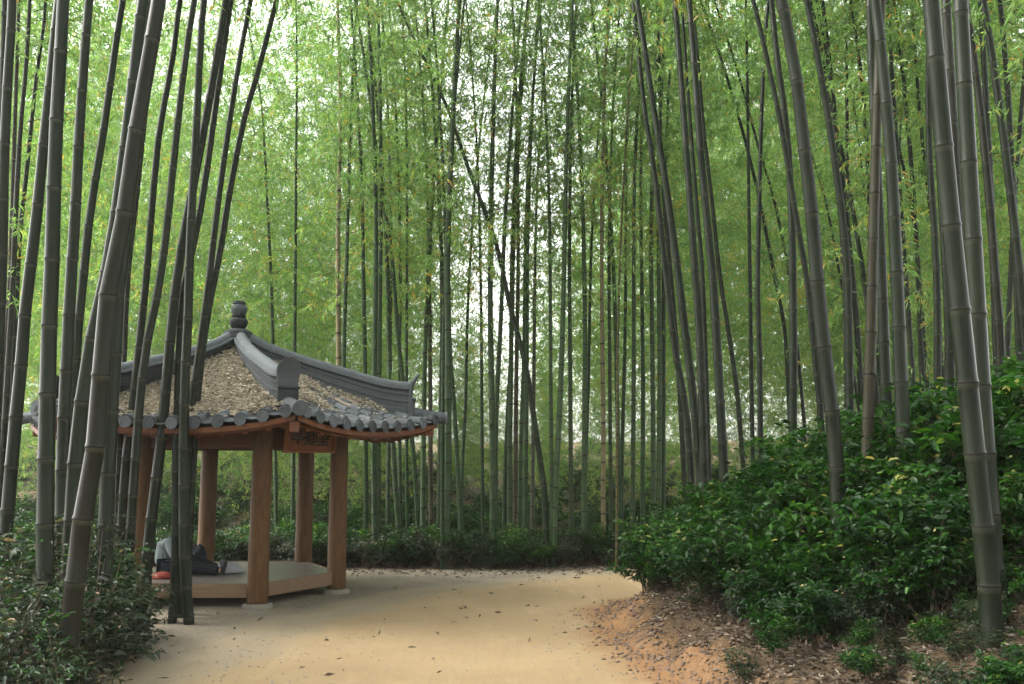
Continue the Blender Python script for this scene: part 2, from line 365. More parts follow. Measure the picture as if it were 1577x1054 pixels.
def crown_mesh(axis, z0, z1, lmax, seed, nb=44, tw=9, lf=6, leaf=.13, low=.35):
    """leafy branches round a culm axis function axis(z)->(x,y)"""
    rg = np.random.default_rng(seed); C, D, LV = [], [], []; twv, twf = [], []
    for i in range(nb):
        t = (i + rg.uniform(0, 1)) / nb; z = z0 + (z1 - z0) * t ** .92; ax = axis(z)
        az = rg.uniform(0, math.tau); bl = lmax * np.interp(t, [0, .12, .4, .8, 1], [low, .7, 1, .85, .38]) * rg.uniform(.6, 1.2)
        if rg.random() < .15: continue
        up = rg.uniform(.3, .9); h = np.array([math.cos(az), math.sin(az), 0]); p = np.array([ax[0], ax[1], z])
        def bp(s): return p + h * bl * s + np.array([0, 0, bl * (up * s - (up * .8 + rg_d) * s * s)])
        rg_d = rg.uniform(.1, .6)
        q = [bp(s) for s in (0, .35, .7, 1)]
        b0 = len(twv)
        for k, qq in enumerate(q):
            rr = .007 * (1 - k * .28)
            for a3 in range(3): twv.append(qq + np.array([math.cos(a3 * 2.1) * rr, math.sin(a3 * 2.1) * rr, rr * .5 * (a3 - 1)]))
        for k in range(3):
            for a3 in range(3): twf.append((b0 + k * 3 + a3, b0 + k * 3 + (a3 + 1) % 3, b0 + k * 3 + 3 + (a3 + 1) % 3, b0 + k * 3 + 3 + a3))
        tint = rg.normal(0, .12)
        ntw = max(3, int(tw * bl / lmax * 1.3))
        for j in range(ntw):
            s = .18 + .82 * (j + rg.random()) / ntw; c0 = bp(s)
            d = rg.normal(size=3) * .6 + h * .5; d[2] -= .25; d /= np.linalg.norm(d); tl_ = rg.uniform(.12, .34)
            nn = rg.integers(max(2, lf - 2), lf + 3)
            f = np.linspace(.25, 1, nn)[:, None]
            C.append(c0 + d * tl_ * f + rg.normal(0, .012, (nn, 3)))
            dd = d * .7 + rg.normal(0, .55, (nn, 3)); dd[:, 2] -= .45; D.append(dd)
            LV.append(np.clip(.40 + tint * 1.3 + rg.normal(0, .17, nn) + (rg.random(nn) < (.05 if t > .25 else .13)) * .45, 0, 1))
    C = np.concatenate(C); D = np.concatenate(D); LV = np.concatenate(LV); n = len(C)
    V, T = leaves(C, D, leaf * rg.uniform(.7, 1.25, n), leaf * .17 * rg.uniform(.8, 1.25, n), rg)
    twv = np.array(twv); twf = np.array(twf); tf = np.concatenate([twf[:, [0, 1, 2]], twf[:, [0, 2, 3]]])
    me = npmesh('crown', np.concatenate([V, twv]), np.concatenate([T, tf + len(V)]), [M['leaf'], M['twig']], False,
                {'lv': np.r_[np.repeat(LV, 4), np.zeros(len(twv))]}, np.r_[np.zeros(len(T)), np.ones(len(tf))])
    return me
TINT = {'grey-green': (.052, .094, .042), 'dark green': (.030, .072, .026), 'brownish': (.085, .070, .045), 'pale grey': (.12, .125, .10), 'mossy green': (.050, .085, .035), 'yellowish': (.16, .13, .05), 'straw': (.30, .235, .15)}
ORD = 'first second third fourth fifth sixth seventh eighth ninth tenth eleventh twelfth thirteenth fourteenth fifteenth sixteenth seventeenth eighteenth nineteenth twentieth'.split()
def ordn(i): return ORD[i] if i < 20 else 'twenty-' + ORD[i - 20]
ALL = []   # (object, px x used for ordering, zone text, attributes)
# near/mid culms followed from the photograph: (tone, base diameter in m, distance in m or None=from base row, points px)
def hero(tone, dist, wpx, pts, zone, h=11.5, seed=0, low=4.6, bend=1.0, fat=1.1, light_gain=.34):
    pts = pts[::-1]                                   # bottom first
    lean_d = random.uniform(-.25, .25)
    w3 = []
    for k, (px, py) in enumerate(pts):
        w3.append(unproj(px, py, dist + lean_d * (pts[0][1] - py) / 1000))
    a, b = w3[0], w3[1]; d = (b - a).normalized()
    p = a.copy()
    zt = hz(p.x, p.y)
    if p.z > zt:                                      # carry the cane down to the soil
        slope = d / max(d.z, .2); steps = 0
        bx = p - Vector((slope.x * .8, slope.y * .8, 1)) * (p.z - zt)
        bx.z = hz(bx.x, bx.y) - .06
        if (a - bx).length > .15: w3 = [bx] + w3
        else: w3[0] = bx
    else: w3[0] = p - Vector((0, 0, p.z - zt + .06)) if p.z > zt - .3 else p
    e = w3[-1]; d = (w3[-1] - w3[-2]).normalized(); turn = bend * random.uniform(.02, .05) * (1 if d.x > 0 else -1)
    while e.z < h and d.z > .45:
        d = (d + Vector((turn, random.uniform(-.03, .01), 0))).normalized(); e = e + d * 1.0; w3.append(e)
    base = w3[0].copy(); base_root = Vector((base.x, base.y, hz(base.x, base.y)))
    line = smooth_line([v - base_root for v in w3], 60)
    L = sum((Vector(line[i + 1]) - Vector(line[i])).length for i in range(len(line) - 1))
    r0 = wpx * dist / F / 2 * fat
    o = empty('bamboo', base_root)
    me = culm_mesh(line, r0, L, seed=seed, sides=12 if wpx > 14 else 8, rtop=.30)
    c = obj('culm', me, o); t = TINT[tone]; f = random.uniform(.75, 1.25) * light_gain; c.color = (t[0] * f, t[1] * f, t[2] * f, 1)  # light and shade put into the tint: near culms darkened, grove culms lightened
    # crown on the upper part, above the frame
    top = Vector(line[-1]); zs = np.array([q[2] for q in line]); 
    lo = Vector([float(np.interp(h - low, zs + base_root.z, [q[k] for q in line])) for k in range(3)])
    ax = (top - lo); k = random.randrange(3); big = low > 6
    cr = obj('crown', (CROWN_M if big else CROWN_N)[k], o); cr.location = lo; s_ = ax.length / (8.5 if big else 5.2)
    cr.scale = (s_ * .95, s_ * .95, s_); cr.rotation_euler = (ax.to_track_quat('Z', 'Y') @ Matrix.Rotation(random.uniform(0, 6.28), 3, 'Z').to_quaternion()).to_euler()
    dx = (w3[min(3, len(w3) - 1)].x - w3[0].x) / max(.3, w3[min(3, len(w3) - 1)].z - w3[0].z)
    dx = (pts[-1][0] - pts[0][0]) / max(40, pts[0][1] - pts[-1][1])
    lean = 'leaning right' if dx > .07 else 'leaning left' if dx < -.07 else 'standing upright'
    th = 'thick' if wpx > 19 else 'slender' if wpx < 9.5 else 'mid-sized'
    y0 = 420
    pp = sorted(pts, key=lambda q: q[1]); xo = float(np.interp(y0, [q[1] for q in pp], [q[0] for q in pp]))
    ALL.append((o, xo, zone, f'{th} {tone} bamboo culm {lean}'))
    return o
CROWN_N = [crown_mesh(lambda z: (0, 0), 0, 5.2, 1.35, 100 + k, nb=40, tw=9, lf=6, leaf=.14, low=.5) for k in range(3)]

CROWN_M = [crown_mesh(lambda z: (0, 0), 0, 8.5, 1.45, 140 + k, nb=58, tw=12, lf=7, leaf=.105, low=.3) for k in range(3)]
LZ = 'before the pavilion'
NEAR_L = [
 ('dark green', 9.0, 14, [(8,0),(5,130),(2,300),(0,430),(-8,700)]),
 ('grey-green', 8.6, 16, [(19,0),(12,123),(6,256),(2,430),(-12,700)]),
 ('straw', 12.5, 8, [(29,0),(24,154),(17,380),(13,480),(3,609),(-8,760)]),
 ('pale grey', 12.0, 9, [(46,0),(40,103),(31,205),(24,330),(19,450),(8,640),(0,760)]),
 ('dark green', 13.0, 8, [(70,0),(69,26),(55,128),(41,265),(30,367),(24,500),(14,700)]),
 ('mossy green', 9.6, 17, [(90,0),(82,82),(69,204),(53,367),(41,456),(33,558),(23,661),(9,822)]),
 ('dark green', 7.8, 22, [(98,0),(92,103),(85,230),(80,408),(76,500),(73,620),(71,715),(69,893),(70,1040)]),
 ('grey-green', 9.4, 17, [(137,0),(129,103),(122,204),(114,367),(109,430),(103,558),(97,686),(94,857),(92,960)]),
 ('dark green', 10.4, 14, [(189,0),(177,77),(159,204),(139,326),(127,443),(118,533),(114,640),(108,850)]),
 ('grey-green', 8.0, 20, [(220,0),(208,103),(198,190),(180,330),(163,430),(140,533),(128,609),(117,700),(108,850),(96,1010)]),
 ('brownish', 6.9, 25, [(244,0),(238,41),(220,143),(203,245),(186,367),(168,443),(158,550),(147,686),(140,730),(124,822),(114,920),(106,1000),(99,1070)]),
 ('grey-green', 8.6, 20, [(230,0),(216,120),(204,260),(194,367),(183,430),(179,507),(174,584),(168,686),(163,822),(159,960)]),
 ('brownish', 11.5, 8, [(238,60),(222,200),(208,330),(197,430),(190,584),(184,686),(180,800),(176,900)]),
 ('mossy green', 10.8, 12, [(277,0),(264,103),(245,204),(230,367),(225,430),(213,545),(200,661),(193,715),(186,822),(180,930)]),
 ('grey-green', 10.2, 14, [(299,0),(284,103),(272,205),(255,367),(243,450),(228,520),(217,600),(209,700),(199,857),(195,960)]),
 ('dark green', 10.5, 15, [(314,0),(308,80),(302,204),(293,367),(290,481),(285,584),(283,686),(283,822),(286,893),(292,966)]),
 ('grey-green', 10.6, 16, [(348,0),(332,100),(313,205),(290,326),(272,430),(259,558),(248,680),(235,786),(227,857),(222,955)]),
 ('dark green', 10.55, 13, [(356,0),(335,143),(315,286),(300,367),(284,440),(277,520),(274,620),(271,698),(271,822),(269,893),(265,964)]),
 ('grey-green', 10.9, 12, [(386,0),(367,102),(351,204),(334,326),(322,430),(308,533),(297,609),(289,700),(283,800),(278,935)]),
 ('grey-green', 11.1, 12, [(426,0),(400,102),(376,184),(352,306),(339,388),(326,450),(314,520),(305,600),(298,700),(292,800),(288,930)]),
]
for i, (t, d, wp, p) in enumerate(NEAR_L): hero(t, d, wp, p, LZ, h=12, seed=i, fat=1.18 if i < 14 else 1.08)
RB = 'at the bank\'s far shoulder'; RM = 'rising from mid bank'; RE = 'at the bank\'s right end'
NEAR_R = [
 (RB,'grey-green',13.2,11,[(975,0),(992,164),(1008,267),(1024,410),(1040,540),(1057,635),(1065,738)]),
 (RB,'dark green',12.6,13,[(981,0),(1006,164),(1026,287),(1045,427),(1055,510),(1068,615),(1075,690)]),
 (RB,'grey-green',15.5,8,[(1012,0),(1016,123),(1018,246),(1032,410),(1044,560),(1052,700)]),
 (RB,'grey-green',12.4,13,[(1039,0),(1049,123),(1061,287),(1071,427),(1077,500),(1082,635),(1084,717)]),
 (RB,'mossy green',14.5,8,[(1049,0),(1061,164),(1074,328),(1082,427),(1088,600),(1091,700)]),
 (RB,'dark green',11.8,14,[(1061,0),(1071,123),(1080,246),(1092,369),(1098,427),(1104,530),(1110,635),(1113,690)]),
 (RB,'grey-green',14.5,8,[(1072,60),(1084,200),(1094,287),(1109,427),(1119,491),(1134,594),(1140,660)]),
 (RB,'grey-green',16.5,6,[(1100,0),(1131,94),(1151,164),(1168,226),(1192,308),(1213,410),(1226,520),(1234,600)]),
 (RB,'dark green',15.0,7,[(1149,0),(1151,123),(1153,287),(1155,427),(1158,627)]),
 (RB,'dark green',13.5,9,[(1184,-10),(1176,103),(1172,205),(1168,370),(1167,450),(1170,553),(1171,660)]),
 (RM,'dark green',11.0,10,[(1160,0),(1184,103),(1205,205),(1225,328),(1242,427),(1251,512),(1262,615),(1266,680)]),
 (RM,'mossy green',8.0,22,[(1203,0),(1221,82),(1236,205),(1250,328),(1258,427),(1267,520),(1279,615),(1287,697),(1291,779),(1294,850),(1299,935),(1300,953)]),
 (RM,'grey-green',11.2,13,[(1188,0),(1196,82),(1212,205),(1219,330),(1221,440),(1222,560),(1221,668)]),
 (RM,'grey-green',10.8,13,[(1242,0),(1258,82),(1279,205),(1299,349),(1305,427),(1308,553),(1309,640)]),
 (RM,'dark green',13.5,9,[(1258,0),(1275,103),(1291,205),(1307,287),(1330,427),(1343,540)]),
 (RM,'grey-green',14.0,8,[(1302,0),(1304,123),(1305,287),(1306,427),(1308,560)]),
 (RM,'dark green',13.5,9,[(1310,0),(1327,123),(1336,246),(1340,360),(1341,520)]),
 (RM,'grey-green',9.6,16,[(1340,0),(1344,123),(1350,250),(1356,380),(1362,540)]),
 (RM,'straw',8.5,16.5,[(1357,0),(1351,164),(1346,328),(1343,440),(1341,530),(1336,676),(1334,779),(1333,841),(1332,908)]),
 (RM,'grey-green',8.2,20,[(1348,0),(1358,90),(1369,205),(1375,300),(1381,427),(1386,553),(1391,676),(1393,779),(1394,868)]),
 (RM,'mossy green',13.0,9,[(1366,0),(1377,164),(1385,287),(1395,430),(1404,560)]),
 (RE,'grey-green',16.0,6,[(1408,0),(1394,123),(1385,226),(1383,330),(1384,520)]),
 (RE,'grey-green',13.5,8,[(1404,0),(1414,144),(1426,267),(1439,369),(1444,440),(1450,560)]),
 (RE,'dark green',5.9,29,[(1434,0),(1444,123),(1459,287),(1473,427),(1484,530),(1495,640),(1508,758),(1518,850),(1527,950),(1529,1003)]),
 (RE,'brownish',8.8,17,[(1457,0),(1466,164),(1475,328),(1482,430),(1488,560)]),
 (RE,'grey-green',6.4,26,[(1479,0),(1487,164),(1495,308),(1502,427),(1509,560),(1517,680),(1526,800),(1535,940),(1538,990)]),
 (RE,'dark green',11.0,12,[(1510,0),(1517,123),(1525,287),(1531,427),(1536,560)]),
 (RE,'dark green',9.8,14,[(1514,0),(1533,123),(1550,246),(1568,400),(1577,500)]),
 (RE,'grey-green',11.2,11,[(1540,0),(1551,123),(1558,246),(1564,369),(1568,500)]),
 (RE,'grey-green',12.5,9,[(1582,60),(1577,123),(1570,205),(1564,287),(1557,420),(1552,540)]),
 (RE,'dark green',9.5,15,[(1448,250),(1455,370),(1461,470),(1463,540),(1461,600)]),
 (RE,'brownish',10.0,14,[(1523,300),(1533,430),(1539,504),(1543,580)]),
 (RM,'grey-green',12.8,10,[(1290,240),(1297,360),(1302,460),(1305,586)]),
 (RM,'dark green',12.8,10,[(1300,300),(1310,400),(1318,480),(1325,580)]),
 (RE,'dark green',13.5,9,[(1404,260),(1411,370),(1416,480),(1419,560)]),
 (RE,'grey-green',11.0,12,[(1432,250),(1440,370),(1444,480),(1444,560)]),
 (RB,'grey-green',15.5,7,[(1168,300),(1182,370),(1194,430),(1209,512),(1214,600)]),
 (RM,'grey-green',17.0,5,[(1218,60),(1242,205),(1271,308),(1291,410),(1305,500)]),
 (RM,'dark green',16.5,5,[(1300,90),(1312,144),(1324,230),(1334,328),(1345,460)]),
 (RE,'grey-green',14.5,7,[(1370,150),(1385,230),(1402,308),(1414,410),(1424,540)]),
]
for i, (z, t, d, wp, p) in enumerate(NEAR_R): hero(t, d, wp, p, z, h=12.5, seed=50 + i)
C1 = 'behind the roof'; C2 = 'right of the roof corner'; C3 = 'around the bright middle gap'; C4 = 'left of the bank tip'
MID = [
 (C1,'grey-green',19,7,[(396,120),(404,172),(411,300),(417,420),(421,560),(424,700)]),
 (C1,'dark green',18,7,[(457,150),(456,250),(455,400),(454,520),(452,700)]),
 (C1,'straw',17,10,[(523,110),(524,200),(521,330),(521,470),(522,600),(524,800)]),
 (C1,'dark green',16.6,8,[(543,120),(538,250),(534,400),(530,520),(528,700)]),
 (C2,'dark green',16.8,8,[(565,120),(577,210),(590,300),(604,400),(613,520),(620,580),(634,673),(641,760),(645,855)]),
 (C2,'dark green',17,8,[(558,330),(561,500),(563,650),(564,842)]),
 (C2,'dark green',15.9,10,[(579,380),(577,560),(576,700),(577,800),(577,884)]),
 (C2,'grey-green',16.4,10,[(586,350),(584,520),(582,700),(582,870)]),
 (C2,'mossy green',19,7,[(602,420),(600,600),(598,720),(597,830)]),
 (C2,'grey-green',17.2,9,[(596,400),(600,560),(605,680),(610,760),(615,830)]),
 (C2,'grey-green',18,7,[(616,420),(615,650),(617,830)]),
 (C2,'dark green',18,6,[(627,300),(626,600),(627,830)]),
 (C2,'grey-green',17.5,9,[(664,340),(658,450),(654,560),(652,700),(651,830)]),
 (C2,'brownish',18,8,[(660,360),(662,500),(663,700),(664,830)]),
 (C2,'mossy green',17.2,9,[(672,228),(677,320),(680,400),(681,520),(678,680),(676,850)]),
 (C2,'grey-green',15.8,13,[(699,152),(694,260),(689,400),(690,520),(690,650),(689,760),(686,868)]),
 (C2,'dark green',15.75,7,[(684,480),(682,620),(681,760),(681,884)]),
 (C2,'dark green',16.2,8,[(684,300),(688,420),(693,540),(701,650),(707,760),(711,852)]),
 (C2,'dark green',18.5,6,[(719,520),(717,620),(712,720),(710,830)]),
 (C3,'dark green',17.2,6,[(738,320),(741,480),(742,620),(743,760),(744,850)]),
 (C3,'grey-green',16.3,11,[(756,360),(755,470),(757,600),(759,720),(759,868)]),
 (C3,'grey-green',16.6,9,[(776,380),(771,500),(764,640),(763,760),(762,866)]),
 (C3,'dark green',17.5,8,[(790,420),(788,520),(782,640),(778,740),(776,850)]),
 (C3,'grey-green',17.2,9,[(788,430),(787,560),(785,700),(785,850)]),
 (C3,'brownish',17.4,8,[(797,230),(798,400),(795,600),(794,720),(793,850)]),
 (C3,'grey-green',17.6,8,[(809,390),(807,550),(802,700),(800,850)]),
 (C3,'dark green',17.0,8,[(812,430),(811,600),(809,760),(808,860)]),
 (C3,'pale grey',18.5,7,[(824,400),(822,600),(820,750),(820,850)]),
 (C4,'grey-green',15.9,10,[(872,260),(869,400),(866,520),(861,650),(855,760),(852,884)]),
 (C4,'grey-green',16.6,7,[(847,380),(848,560),(849,700),(850,860)]),
 (C4,'mossy green',17.0,8,[(877,400),(878,560),(879,700),(880,860)]),
 (C4,'grey-green',16.6,9,[(899,380),(901,520),(900,680),(899,850)]),
 (C4,'dark green',18.0,6,[(909,440),(906,600),(901,740)]),
 (C4,'straw',16.4,8,[(927,330),(927,480),(929,640),(929,770),(930,868)]),
 (C4,'mossy green',17.2,7,[(938,420),(939,560),(940,700),(941,850)]),
 (C4,'dark green',17.0,8,[(921,100),(930,190),(940,330),(947,470),(950,600),(953,740),(955,850)]),
 (C4,'yellowish',15.4,4.5,[(951,560),(950,700),(950,790),(949,874)]),
 (C4,'dark green',18.0,7,[(964,300),(963,500),(958,700),(957,840)]),
 (C4,'grey-green',16.8,8,[(976,360),(976,560),(975,700),(974,850)]),
 (C4,'dark green',17.5,8,[(987,330),(990,560),(990,700),(989,850)]),
 (C4,'grey-green',17.0,9,[(1003,400),(1005,560),(1006,700),(1006,840)]),
 (C4,'dark green',17.5,8,[(1022,430),(1022,600),(1021,800)]),
 (C4,'grey-green',16.8,9,[(1014,360),(1016,560),(1015,700),(1014,820)]),
]
LONG = hero('dark green', 15.9, 9, [(612,0),(623,30),(646,76),(672,129),(695,182),(722,262),(741,310),(760,364),(771,400),(782,458),(800,525),(812,575),(823,650),(832,710),(839,767),(842,883)], 'LONG', h=10.5, seed=200, low=2.6, light_gain=.8)
for i, (z, t, d, wp, p) in enumerate(MID): hero(t, d, wp, p, z, h=13.5 + random.uniform(-1, 1), seed=120 + i, low=random.uniform(7.5, 9.5), bend=.35, fat=.95, light_gain=2.4)  # culm colour raised to offset the backlighting

# background bamboo: whole plants in eight makes, copied
CB, KB = [], []
for k in range(8):
    rg = np.random.default_rng(300 + k); bx, by = rg.uniform(-1.6, 1.6), rg.uniform(-1, 1); Ht = rg.uniform(14.8, 17.2)
    wob = rg.uniform(-.12, .12)
    ax = lambda z, bx=bx, by=by, Ht=Ht, wob=wob: (bx * (z / Ht) ** 2.6 + wob * math.sin(z * .5), by * (z / Ht) ** 2.6)
    KB.append(culm_mesh([(*ax(z), z) for z in np.linspace(-.1, Ht, 30)], .056, Ht, sides=7, seed=400 + k, rtop=.12))
    CB.append(crown_mesh(ax, 2.6 + (k % 3) * 1.0, Ht, 1.6, 500 + k, nb=80, tw=11, lf=7, leaf=.122, low=.25))
placed = [(o.location.x, o.location.y) for o in [a[0] for a in ALL]]
bgs = []
def ok(x, y, dmin):
    return all((x - a) ** 2 + (y - b) ** 2 > dmin * dmin for a, b in placed)
def zone_bg(x):
    return ('left of the pavilion' if x < 45 else 'behind the pavilion roof' if x < 540 else 'right of the roof' if x < 700
            else 'behind the bright middle gap' if x < 850 else 'beyond the path bend' if x < 1000 else 'behind the bushy bank' if x < 1300 else 'behind the rightmost thick culms')
tries = 0
while len(bgs) < 152 and tries < 9000:
    tries += 1
    y = 17.3 + 12.5 * random.random() ** .9; x = random.uniform(-.62, .62) * y
    px = CX + F * x / y
    if abs(px - 775) < 75 and random.random() < .75: continue
    if x > 6 and y < 20.5: continue
    if px < 1150 and len(bgs) > 130: continue
    if not ok(x, y, .42): continue
    placed.append((x, y)); k = random.randrange(8)
    o = empty('bamboo', (x, y, hz(x, y)), random.uniform(0, 6.28))
    o.rotation_euler = (random.gauss(0, .022), random.gauss(0, .022), random.uniform(0, 6.28)); s = random.uniform(.8, 1.15)
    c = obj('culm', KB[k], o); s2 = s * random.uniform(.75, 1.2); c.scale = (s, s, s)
    t = TINT[random.choice(['grey-green'] * 4 + ['dark green'] * 3 + ['mossy green'] * 3 + ['brownish', 'pale grey', 'straw'])]; c.color = (*[q_ * 2.3 for q_ in t], 1)  # tint brightened to make up for backlit culms
    q = obj('crown', CB[k], o); q.scale = (s, s, s)
    bgs.append((o, px, y))
# side groves whose canes fill the gaps left and right
for (xa, xb, ya, yb, nn) in ((-13, -7.2, 8, 17, 14), (4.6, 13, 8.5, 16, 34)):
    for _ in range(nn):
        for _t in range(50):
            x, y = random.uniform(xa, xb), random.uniform(ya, yb)
            if abs(x) / y < .62 and ok(x, y, .6): break
        else: continue
        placed.append((x, y)); k = random.randrange(8)
        o = empty('bamboo', (x, y, hz(x, y)), 0); o.rotation_euler = (random.gauss(0, .03), random.gauss(.04 if x < 0 else -.05, .03), random.uniform(0, 6.28)); s = random.uniform(.85, 1.1)
        c = obj('culm', KB[k], o); c.scale = (s * 1.1, s * 1.1, s); c.color = (*TINT[random.choice(['grey-green', 'dark green', 'mossy green'])], 1)
        q = obj('crown', CB[k], o); q.scale = (s, s, s)
        bgs.append((o, CX + F * x / y, y))

# ------------------------------------------------------------------ labels of the bamboo
tag(LONG, 'long thin dark culm slanting up and left across the whole middle gap', 'bamboo', 'bamboo culms of the grove')
zs_ = {}
for a in ALL:
    if a[2] != 'LONG': zs_.setdefault(a[2], []).append(a)
for z, L_ in zs_.items():
    for i, (o, xo, _, att) in enumerate(sorted(L_, key=lambda a: a[1])):
        tag(o, f'{ordn(i)} from left {z}: {att}', 'bamboo', 'bamboo culms of the grove')
zb = {}
for b in bgs: zb.setdefault(zone_bg(b[1]), []).append(b)
for z, L_ in zb.items():
    L_.sort(key=lambda b: b[2])
    for r_, row in enumerate(('nearest', 'second', 'third', 'fourth', 'fifth', 'farthest')):
        for i, b in enumerate(sorted(L_[r_ * 10:r_ * 10 + 10], key=lambda b: b[1])):
            tag(b[0], f'slim bamboo, {ordn(i)} from left in the {row} row {z}', 'bamboo', 'slim bamboos ' + z)

# ------------------------------------------------------------------ instanced masses
def scatter(name, pts, rots, scls, sources, label, cat=None):
    """one 'stuff' object: the given meshes' objects set on points"""
    me = bpy.data.meshes.new(name); me.from_pydata([tuple(p) for p in pts], [], [])
    for k, v, t in (('rot', rots, 'FLOAT_VECTOR'), ('scl', scls, 'FLOAT')):
        a = me.attributes.new(k, t, 'POINT'); a.data.foreach_set('vector' if t != 'FLOAT' else 'value', np.asarray(v, np.float32).ravel())
    a = me.attributes.new('idx', 'INT', 'POINT'); a.data.foreach_set('value', rng.integers(0, len(sources[0]), len(pts)).astype(np.int32))
    o = obj(name, me); tag(o, label, None, None, 'stuff')
    ng = bpy.data.node_groups.new(name, 'GeometryNodeTree')
    ng.interface.new_socket('Geometry', in_out='INPUT', socket_type='NodeSocketGeometry'); ng.interface.new_socket('Geometry', in_out='OUTPUT', socket_type='NodeSocketGeometry')
    gi = ng.nodes.new('NodeGroupInput'); go = ng.nodes.new('NodeGroupOutput'); fin = ng.nodes.new('GeometryNodeJoinGeometry')
    def at(n_, t):
        x = ng.nodes.new('GeometryNodeInputNamedAttribute'); x.data_type = t; x.inputs[0].default_value = n_; return x.outputs[0]
    for src in sources:
        j = ng.nodes.new('GeometryNodeJoinGeometry')
        for so in src:
            oi = ng.nodes.new('GeometryNodeObjectInfo'); oi.inputs['Object'].default_value = so; oi.inputs['As Instance'].default_value = True; oi.transform_space = 'ORIGINAL'
            ng.links.new(oi.outputs['Geometry'], j.inputs[0])
        ip = ng.nodes.new('GeometryNodeInstanceOnPoints'); ng.links.new(gi.outputs[0], ip.inputs['Points']); ng.links.new(j.outputs[0], ip.inputs['Instance'])
        ip.inputs['Pick Instance'].default_value = True; ng.links.new(at('idx', 'INT'), ip.inputs['Instance Index'])
        er = ng.nodes.new('FunctionNodeEulerToRotation'); ng.links.new(at('rot', 'FLOAT_VECTOR'), er.inputs[0]); ng.links.new(er.outputs[0], ip.inputs['Rotation'])
        ng.links.new(at('scl', 'FLOAT'), ip.inputs['Scale']); ng.links.new(ip.outputs[0], fin.inputs[0])
    ng.links.new(fin.outputs[0], go.inputs[0])
    md = o.modifiers.new('scatter', 'NODES'); md.node_group = ng
    return o
# the far grove: several hundred more bamboos that read as one mass
def first_with(me):
    return next(o for o in S.objects if o.type == 'MESH' and o.data == me)
pf = []
while len(pf) < 265:
    y = random.uniform(30, 44); x = random.uniform(-.66, .66) * y
    if abs(CX + F * x / y - 775) < 110: continue
    pf.append((x, y, hz(x, y)))
used = [k for k in range(8) if any(o.data == KB[k] for o in S.objects if o.type == 'MESH')]
scatter('distant_bamboo_grove', pf, [(random.gauss(0, .03), random.gauss(0, .03), random.uniform(0, 6.28)) for _ in pf], [random.uniform(.9, 1.3) for _ in pf],
        [[first_with(KB[k]) for k in used], [first_with(CB[k]) for k in used]], 'hazy mass of bamboo far back in the grove')
pf = []
while len(pf) < 850:
    y = random.uniform(21, 42); x = random.uniform(-.6, .6) * y
    pf.append((x, y, hz(x, y)))
scatter('thin_culm_mass', pf, [(random.gauss(0, .02), random.gauss(0, .02), random.uniform(0, 6.28)) for _ in pf], [random.uniform(.7, .95) for _ in pf],
        [[first_with(KB[k]) for k in used]], 'countless thin pale culms standing close together in the depth of the grove')
pf = []
while len(pf) < 170:
    y = random.uniform(42, 58); x = random.uniform(-.66, .66) * y
    pf.append((x, y, hz(x, y) - .9))
while len(pf) < 235:
    y = random.uniform(30, 41); x = (random.uniform(690, 860) - CX) * y / F
    pf.append((x, y, hz(x, y) - .9))
scatter('far_edge_thicket', pf, [(random.gauss(0, .08), random.gauss(0, .08), random.uniform(0, 6.28)) for _ in pf], [random.uniform(.28, .48) for _ in pf],
        [[first_with(CB[k]) for k in used]], 'low pale thicket closing the far edge of the grove')
pf = []
while len(pf) < 165:
    x, y = random.uniform(-19, 17), random.uniform(-17, 14)
    if abs(x) < max(.66 * y + 1.6, 2.9 if y > -7 else 0): continue
    pf.append((x, y, hz(x, y)))
scatter('grove_beside_the_path', pf, [(random.gauss(0, .03), random.gauss(0, .03), random.uniform(0, 6.28)) for _ in pf], [random.uniform(.85, 1.15) for _ in pf],
        [[first_with(KB[k]) for k in used], [first_with(CB[k]) for k in used]], 'bamboo grove continuing on both sides of the path')
pf = []
while len(pf) < 640:
    y = random.uniform(20.5, 50); x = random.uniform(-.66, .66) * y
    if abs(CX + F * x / y - 775) < 60 and random.random() < .85: continue
    pf.append((x, y, hz(x, y) - random.uniform(.8, 1.8)))
scatter('understorey_bamboo', pf, [(random.gauss(0, .08), random.gauss(0, .08), random.uniform(0, 6.28)) for _ in pf], [random.uniform(.35, .85) for _ in pf],
        [[first_with(CB[k]) for k in used]], 'pale green young bamboo foliage filling the grove between the culms')
